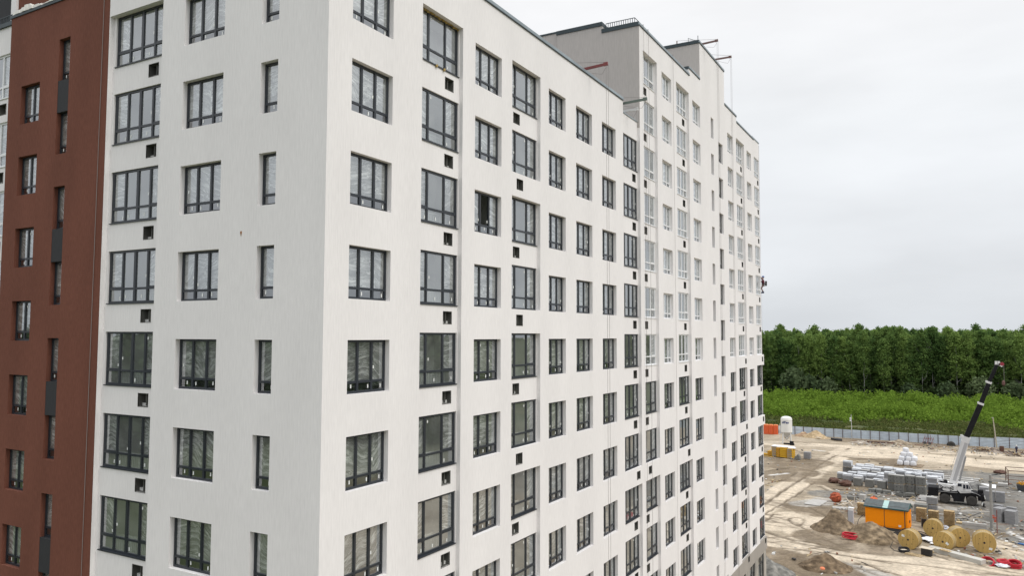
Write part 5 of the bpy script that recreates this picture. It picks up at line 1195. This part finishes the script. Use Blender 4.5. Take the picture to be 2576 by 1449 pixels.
# ================================================================== vegetation
def leaf_mat(name, c1, c2, tr=.35):
    m = bpy.data.materials.new(name); m.use_nodes = True; t = m.node_tree; t.nodes.clear(); L = t.links.new
    o = t.nodes.new('ShaderNodeOutputMaterial'); mix = t.nodes.new('ShaderNodeMixShader'); mix.inputs[0].default_value = tr
    d = t.nodes.new('ShaderNodeBsdfDiffuse'); tl = t.nodes.new('ShaderNodeBsdfTranslucent')
    g = t.nodes.new('ShaderNodeNewGeometry'); n = t.nodes.new('ShaderNodeTexNoise'); n.inputs['Scale'].default_value = .35; n.inputs['Detail'].default_value = 4; n.inputs['Roughness'].default_value = .75; L(g.outputs['Position'], n.inputs['Vector'])
    oi = t.nodes.new('ShaderNodeObjectInfo'); ad = t.nodes.new('ShaderNodeMath'); ad.operation = 'MULTIPLY_ADD'; L(oi.outputs['Random'], ad.inputs[0]); ad.inputs[1].default_value = .34; L(n.outputs[0], ad.inputs[2])
    sb = t.nodes.new('ShaderNodeMath'); sb.operation = 'SUBTRACT'; sb.inputs[1].default_value = .17; L(ad.outputs[0], sb.inputs[0])
    cr = t.nodes.new('ShaderNodeValToRGB'); cr.color_ramp.elements[0].position = .34; cr.color_ramp.elements[0].color = (*c1, 1); cr.color_ramp.elements[1].position = .68; cr.color_ramp.elements[1].color = (*c2, 1)
    L(sb.outputs[0], cr.inputs[0]); L(cr.outputs[0], d.inputs[0]); L(cr.outputs[0], tl.inputs[0]); L(d.outputs[0], mix.inputs[1]); L(tl.outputs[0], mix.inputs[2]); L(mix.outputs[0], o.inputs[0]); return m
m_birch = leaf_mat('birch_leaves', (.09, .16, .052), (.235, .335, .095), .45); m_willow = leaf_mat('willow_leaves', (.08, .12, .06), (.17, .22, .11)); m_sap = leaf_mat('sapling_leaves', (.052, .11, .018), (.18, .28, .042), .35)
m_bark = mat('birch_bark', (.36, .36, .33), .85, var=.5, scale=(2, 2, 6)); m_bark2 = mat('grey_bark', (.13, .12, .10), .9, var=.3, scale=(2, 2, 5))
def quads(centers, size, rs, up=.0):
    n = len(centers); a = rs.normal(size=(n, 3)); a /= np.linalg.norm(a, axis=1)[:, None]; b = rs.normal(size=(n, 3)); b[:, 2] += up; b = b-(a*b).sum(1)[:, None]*a; b /= np.linalg.norm(b, axis=1)[:, None]
    s = (size*rs.uniform(.6, 1.3, n))[:, None]
    return np.stack([centers-a*s-b*s*.7, centers+a*s-b*s*.7, centers+a*s*.8+b*s*.7, centers-a*s*.8+b*s*.7], 1).reshape(-1, 3)
def np_mesh(name, verts, m):
    me = bpy.data.meshes.new(name); n = len(verts); me.vertices.add(n); me.vertices.foreach_set('co', verts.astype(np.float32).ravel()); me.loops.add(n); me.loops.foreach_set('vertex_index', np.arange(n))
    me.polygons.add(n//4); me.polygons.foreach_set('loop_start', np.arange(n//4)*4); me.update(); me.materials.append(m); return me
def crown(seed, H, R, base, nb, per, ls, droop=.5):
    rs = np.random.RandomState(seed); cs = []
    for k in range(nb):
        z = base+(H-base)*rs.beta(1.5, 1.15); t = (z-base)/(H-base); rad = R*(math.sin(math.pi*min(1, .16+t*.80))**.75)*rs.uniform(.25, 1.0); a = rs.uniform(0, 2*math.pi)
        c = np.array([rad*math.cos(a), rad*math.sin(a), z]); cr_ = R*.30*rs.uniform(.6, 1.3)
        p = rs.normal(size=(per, 3))*cr_*.55; p[:, 2] *= .8; p[:, 2] -= droop*np.abs(p[:, 0])*.3; cs.append(c+p)
    top = np.stack([rs.normal(0, .18, 26), rs.normal(0, .18, 26), rs.uniform(H*.93, H*1.03, 26)], 1); cs.append(top)
    return quads(np.concatenate(cs), ls, rs)
def trunk(seed, H, r, m, name='trunk'):
    rs = random.Random(seed); b = MB(); x = y = 0; pts = []
    for k in range(7): pts.append((x, y, H*k/7)); x += rs.uniform(-.3, .3); y += rs.uniform(-.3, .3)
    b.tube(pts, [r*(1-.12*k) for k in range(7)], 6)
    for k in range(7):
        i = rs.randint(2, 5); p = pts[i]; a = rs.uniform(0, 6.28); L_ = H*rs.uniform(.08, .16); b.tube([p, (p[0]+L_*math.cos(a)*.6, p[1]+L_*math.sin(a)*.6, p[2]+L_*.5), (p[0]+L_*math.cos(a), p[1]+L_*math.sin(a), p[2]+L_*1.2)], [r*.35, r*.25, r*.1], 5)
    return b.mesh(name, m)
protos = []
for s_ in range(6):
    H = (25.5, 27, 24, 28, 26, 23.5)[s_]; Rr = (3.7, 3.4, 4.0, 3.5, 3.2, 3.8)[s_]
    protos.append((np_mesh('crown', crown(s_+1, H, Rr, H*(.2, .3, .12, .34, .26, .1)[s_], 230, 19, .245), m_birch), trunk(s_, H*.9, .17, m_bark if s_ % 2 else m_bark2), H))
labs = ('front row birch standing at the near edge of the wood', 'birch in the second row, seen between the front crowns', 'birch standing deeper in the wood, only its upper crown showing')
rs_ = random.Random(3); cnt = 0
for row in range(6):
    x = -82+row*1.7
    while x < 74:
        y = 335.5+(x+5)*.105+row*5.2+rs_.uniform(-2, 2); p = protos[rs_.randrange(6)]
        r = bpy.data.objects.new('birch_tree', None); COL.objects.link(r); xx = x+rs_.uniform(-1, 1); r.location = (xx, y, -.1); sc_ = rs_.uniform(.93, 1.05)*(1.0 if row < 2 else 1.03); r.scale = (sc_*rs_.uniform(.85, 1.15),)*2+(sc_,); r.rotation_euler = (0, 0, rs_.uniform(0, 6.28))
        if shown((xx, y, 20), .08) or row == 0:
            tag(r, labs[0] if row == 0 else labs[1] if row < 3 else labs[2], 'tree', ('front row of the wood', 'second rows of the wood', 'deeper rows of the wood')[0 if row == 0 else 1 if row < 3 else 2])
            for nm, me_ in (('trunk', p[1]), ('crown', p[0])): c = bpy.data.objects.new(nm, me_); COL.objects.link(c); c.parent = r
            cnt += 1
        else: bpy.data.objects.remove(r)
        x += rs_.uniform(3.1, 4.7)
# one tall dark tree standing above the wood on the right
r = thing('tall_tree', 'taller dark round crowned tree rising above the wood left of the crane tip', 'tree', (22.8, 352, 0)); part('trunk', protos[2][1], r); c = part('crown', protos[2][0], r); c.scale = (1.25, 1.25, 1.13)
r = thing('tall_tree', 'tall pointed tree sticking up at the far right of the tree line', 'tree', (45.5, 352, 0)); part('trunk', protos[4][1], r); c = part('crown', protos[4][0], r); c.scale = (1.3, 1.3, 1.14)
# the wood beyond
RS = np.random.RandomState(11); vs = []
for k in range(520):
    x = RS.uniform(-150, 150); y = RS.uniform(372, 440); H = RS.uniform(22, 27.5); pts_ = crown(1000+k, H, 4.2, H*.15, 26, 6, 1.0); vs.append(pts_+np.array([x, y, 0]))
tag(bpy.data.objects.new('far_forest', np_mesh('far_forest', np.concatenate(vs), m_birch)), 'dense birch wood filling the space behind the front rows', 'forest', kind='stuff'); COL.objects.link(bpy.data.objects['far_forest'])
vs = []
for k in range(900):
    a = RS.uniform(-2.3, 1.15) if k % 2 else RS.uniform(1.9, 4.0); rr_ = RS.uniform(160, 200); x = 16+rr_*math.cos(a); y = -17+rr_*math.sin(a)
    if shown((x, y, 12), .15) or (y > 60 and x < 60): continue
    vs.append(crown(3000+k, RS.uniform(20, 26), 5.5, .5, 60, 8, .6)+np.array([x, y, 0]))
o = bpy.data.objects.new('wood', np_mesh('wood', np.concatenate(vs), m_willow)); COL.objects.link(o); tag(o, 'wood on the other sides of the site, seen only in the window panes', 'wood', kind='stuff')
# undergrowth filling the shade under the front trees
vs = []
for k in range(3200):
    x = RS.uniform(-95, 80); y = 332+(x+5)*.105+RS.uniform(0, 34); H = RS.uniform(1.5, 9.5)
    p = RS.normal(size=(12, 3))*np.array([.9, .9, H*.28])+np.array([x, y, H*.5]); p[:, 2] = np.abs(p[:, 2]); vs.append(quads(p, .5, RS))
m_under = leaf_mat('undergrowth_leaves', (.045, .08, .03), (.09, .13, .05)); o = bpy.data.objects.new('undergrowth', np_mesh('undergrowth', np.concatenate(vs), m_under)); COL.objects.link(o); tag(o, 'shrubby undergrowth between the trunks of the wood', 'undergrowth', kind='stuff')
# willow bushes at the foot of the wood
wb = [np_mesh('crown', crown(70+s, 6.5, 3.6, .4, 70, 12, .36, .1), m_willow) for s in range(2)]; wt = trunk(5, 4, .12, m_bark2)
for i, (x, y, s_, lab) in enumerate(((-34.5, 324.5, 1.25, 'grey green willow bush at the foot of the wood, left one of the pair'), (-27.5, 325.5, 1.1, 'grey green willow bush at the foot of the wood, right one of the pair'), (-40, 323, 1.7, 'tall bright bush beside the end of the building'), (2.5, 331, .9, 'small bush before the dark middle of the wood'), (16, 331.5, 1.0, 'bush at the wood edge right of the middle'), (27, 333, 1.35, 'large bush at the wood edge below the crane tip'), (38.5, 335, 1.1, 'pale bush at the wood edge at the far right'), (45, 336, 1.2, 'last bush of the wood edge on the right'))):
    r = thing('bush', lab, 'bush', (x, y, 0), i*1.1, 'bushes along the foot of the wood'); part('stem', wt, r); c = part('foliage', wb[i % 2], r); c.scale = (s_, s_, s_)
# thicket of bright saplings and rank grass between wood and fence
vs = []
for k in range(13500):
    x = RS.uniform(-75, 66); y = 214+(307+(x+5)*.1-214)*RS.uniform(0, 1)**.85
    if y < 236+6*math.sin(x*.09)+4*math.sin(x*.31+1)+RS.uniform(-7, 7): continue
    nn = vnoise(np.array([x]), np.array([y*.6]), 4.5, 77)[0]; f = (y-214)/120; tall_ = nn > RS.uniform(.35, .65)
    H = (RS.uniform(2.4, 4.2)+1.2*f) if tall_ else RS.uniform(.8, 1.8)
    t_ = RS.rand(15 if tall_ else 8); w_ = (.85 if tall_ else .5)*(1-t_**1.5*.75); a_ = RS.uniform(0, 6.3, len(t_)); p = np.stack([x+w_*np.cos(a_), y+w_*np.sin(a_), t_*H+.1], 1); vs.append(quads(p, .26 if tall_ else .3, RS, .8))
o = bpy.data.objects.new('sapling_thicket', np_mesh('sapling_thicket', np.concatenate(vs), m_sap)); COL.objects.link(o); tag(o, 'bright green thicket of saplings and tall weeds before the wood', 'thicket', kind='stuff')
vs = []; m_grass = leaf_mat('grass_tufts', (.06, .10, .022), (.14, .15, .055), .2)
for k in range(16000):
    x = RS.uniform(-60, 60); y = RS.uniform(191, 242)
    if vnoise(np.array([x]), np.array([y*2]), 6.0, 8)[0] < .35: continue
    H = RS.uniform(.15, .6)*(1+(y > 212)); p = RS.normal(size=(5, 3))*np.array([.35, .35, H*.25])+np.array([x, y, H*.4]); p[:, 2] = np.abs(p[:, 2]); vs.append(quads(p, .18, RS, 1.5))
o = bpy.data.objects.new('grass', np_mesh('grass', np.concatenate(vs), m_grass)); COL.objects.link(o); tag(o, 'rough grass strip just beyond the grey fence', 'grass', kind='stuff')

# ================================================================== people
def skin_body(name, joints, bones, m, parent=None, sub=2):
    me = bpy.data.meshes.new(name); me.from_pydata([j[:3] for j in joints], bones, []); me.update()
    o = bpy.data.objects.new(name, me); COL.objects.link(o); sk = o.modifiers.new('skin', 'SKIN')
    for v, j in zip(me.skin_vertices[0].data, joints): v.radius = (j[3], j[3] if len(j) < 5 else j[4])
    me.skin_vertices[0].data[0].use_root = True
    o.parent = parent; sk.use_smooth_shade = True; sb = o.modifiers.new('sub', 'SUBSURF'); sb.levels = sb.render_levels = sub
    me.materials.append(m)
    return o
m_navy = mat('work_jacket', (.025, .022, .05), .85); m_skin = mat('skin', (.45, .27, .19), .6); m_maroon = mat('maroon_jacket', (.13, .03, .05), .85); m_trou = mat('pinkish_trousers', (.20, .14, .13), .85); m_helm = mat('helmet_blue', (.10, .16, .36), .4); m_boot = mat('boots', (.03, .04, .09), .7)
# worker walking by the fence
pw = thing('person', 'worker in dark clothes and white helmet walking near the fence on the right', 'person', (28.6, 181.0, 0), .5)
J = [(0, 0, .92, .15, .11), (0, 0, 1.12, .15, .11), (0, 0, 1.36, .18, .12), (0, 0, 1.48, .06), (.20, 0, 1.40, .07), (.27, .06, 1.13, .05), (.25, .22, .92, .042), (-.20, 0, 1.40, .07), (-.28, -.05, 1.13, .05), (-.26, .08, .90, .042), (.10, 0, .86, .10), (.11, .14, .48, .07), (.11, .10, .10, .05), (.11, .26, .05, .045), (-.10, 0, .86, .10), (-.11, -.04, .48, .07), (-.11, -.28, .14, .05), (-.11, -.16, .05, .045)]
Bn = [(0, 1), (1, 2), (2, 3), (2, 4), (4, 5), (5, 6), (2, 7), (7, 8), (8, 9), (0, 10), (10, 11), (11, 12), (12, 13), (0, 14), (14, 15), (15, 16), (16, 17)]
skin_body('body', J, Bn, m_navy, pw)
b = MB(); b.lathe([(.03, 1.49), (.07, 1.54), (.095, 1.62), (.10, 1.68), (.09, 1.74), (.02, 1.78)], 12, (0, .02, 0)); b.obox((0, .12, 1.62), (.03, .05, .04)); b.build('head', m_skin, pw, smooth=True)
b = MB(); b.lathe([(.15, 1.69), (.13, 1.71), (.125, 1.78), (.09, 1.84), (.02, 1.86)], 14, (0, .01, 0)); b.build('helmet', m_sticker, pw, smooth=True)
for sx in (.25, -.26):
    b = MB(); hy = .25 if sx > 0 else .10; b.obox((sx, hy, .87), (.03, .08, .09)); [b.tube([(sx, hy-.03+.02*f, .83), (sx, hy-.02+.022*f, .77+.008*abs(f-1.5)), (sx-.015, hy+.0+.022*f, .745+.008*abs(f-1.5))], .009, 5) for f in range(4)]; b.tube([(sx, hy+.04, .88), (sx-.02, hy+.07, .83)], .011, 5); b.build('hand', m_skin, pw)
# climber at the far end corner, hanging in a harness, facing the wall
pc = thing('person', 'rope access worker in maroon jacket hanging beside the far corner of the building', 'person', (-.02, 63.85, 29.6), math.radians(90))
J = [(0, 0, .82, .14, .12), (0, -.02, 1.02, .15, .12), (0, .0, 1.26, .18, .13), (0, .02, 1.39, .06), (.20, .03, 1.30, .07), (.25, .20, 1.42, .05), (.12, .30, 1.66, .04), (-.20, .03, 1.30, .07), (-.26, .16, 1.10, .05), (-.18, .34, 1.16, .04)]
Bn = [(0, 1), (1, 2), (2, 3), (2, 4), (4, 5), (5, 6), (2, 7), (7, 8), (8, 9)]
bd = skin_body('body', J, Bn, m_maroon, pc)
J = [(0, 0, .84, .14, .12), (.10, .05, .78, .10), (.13, .26, .50, .075), (.13, .10, .12, .055), (-.10, .05, .78, .10), (-.14, .20, .44, .075), (-.14, .00, .06, .055)]
skin_body('trousers', J, [(0, 1), (1, 2), (2, 3), (0, 4), (4, 5), (5, 6)], m_trou, pc)
b = MB(); b.lathe([(.03, 1.41), (.07, 1.45), (.095, 1.53), (.10, 1.59), (.09, 1.65), (.02, 1.69)], 12, (0, .05, 0)); b.obox((0, .15, 1.53), (.03, .05, .04)); b.build('head', m_skin, pc, smooth=True)
b = MB(); b.lathe([(.13, 1.59), (.125, 1.62), (.12, 1.68), (.085, 1.74), (.02, 1.76)], 14, (0, .03, 0)); b.build('helmet', m_helm, pc, smooth=True)
for x, y, z in ((.13, .12, .06), (-.14, .02, 0)): b = MB(); b.prism([(x-.055, z-.06), (x+.055, z-.06), (x+.05, z+.12), (x-.05, z+.12)], y-.08, y+.06); b.prism([(x-.055, z-.06), (x+.055, z-.06), (x+.045, z+.02), (x-.045, z+.02)], y+.06, y+.20); b.build('boot', m_boot, pc)
for x, y, z in ((.12, .31, 1.70), (-.17, .38, 1.17)):
    b = MB(); b.obox((x, y, z), (.08, .04, .08)); [b.tube([(x-.03+.02*f, y, z+.035), (x-.03+.02*f, y+.025, z+.065-.006*abs(f-1.5)), (x-.03+.02*f, y+.045, z+.04)], .009, 5) for f in range(4)]; b.tube([(x+.04, y, z), (x+.055, y+.03, z+.03)], .011, 5); b.build('hand', m_skin, pc)
b = MB(); b.box(-.16, .16, -.14, .14, .86, .92); b.box(-.14, .14, .12, .17, .80, 1.25); b.tube([(0, -.24, .70), (0, -.25, 1.2)], .10, 8); b.build('harness', mat('harness', (.05, .05, .05), .8), pc)
b = MB(); b.tube([(.12, .31, 1.75), (.10, .28, 15.4)], .006, 5); b.tube([(0, .16, 1.0), (.10, .31, 1.7)], .014, 5); b.tube([(-.05, .3, -24), (0, .2, .9)], .006, 5); b.tube([(-.05, .24, 1.2), (-.08, .22, 15.4)], .006, 5); b.build('rope', m_rope, pc)
# the writing-free end: place everything that stayed unset
for o in scene.objects:
    if o.type == 'MESH' and o.parent is None and 'kind' not in o and 'label' not in o: print('UNTAGGED', o.name)
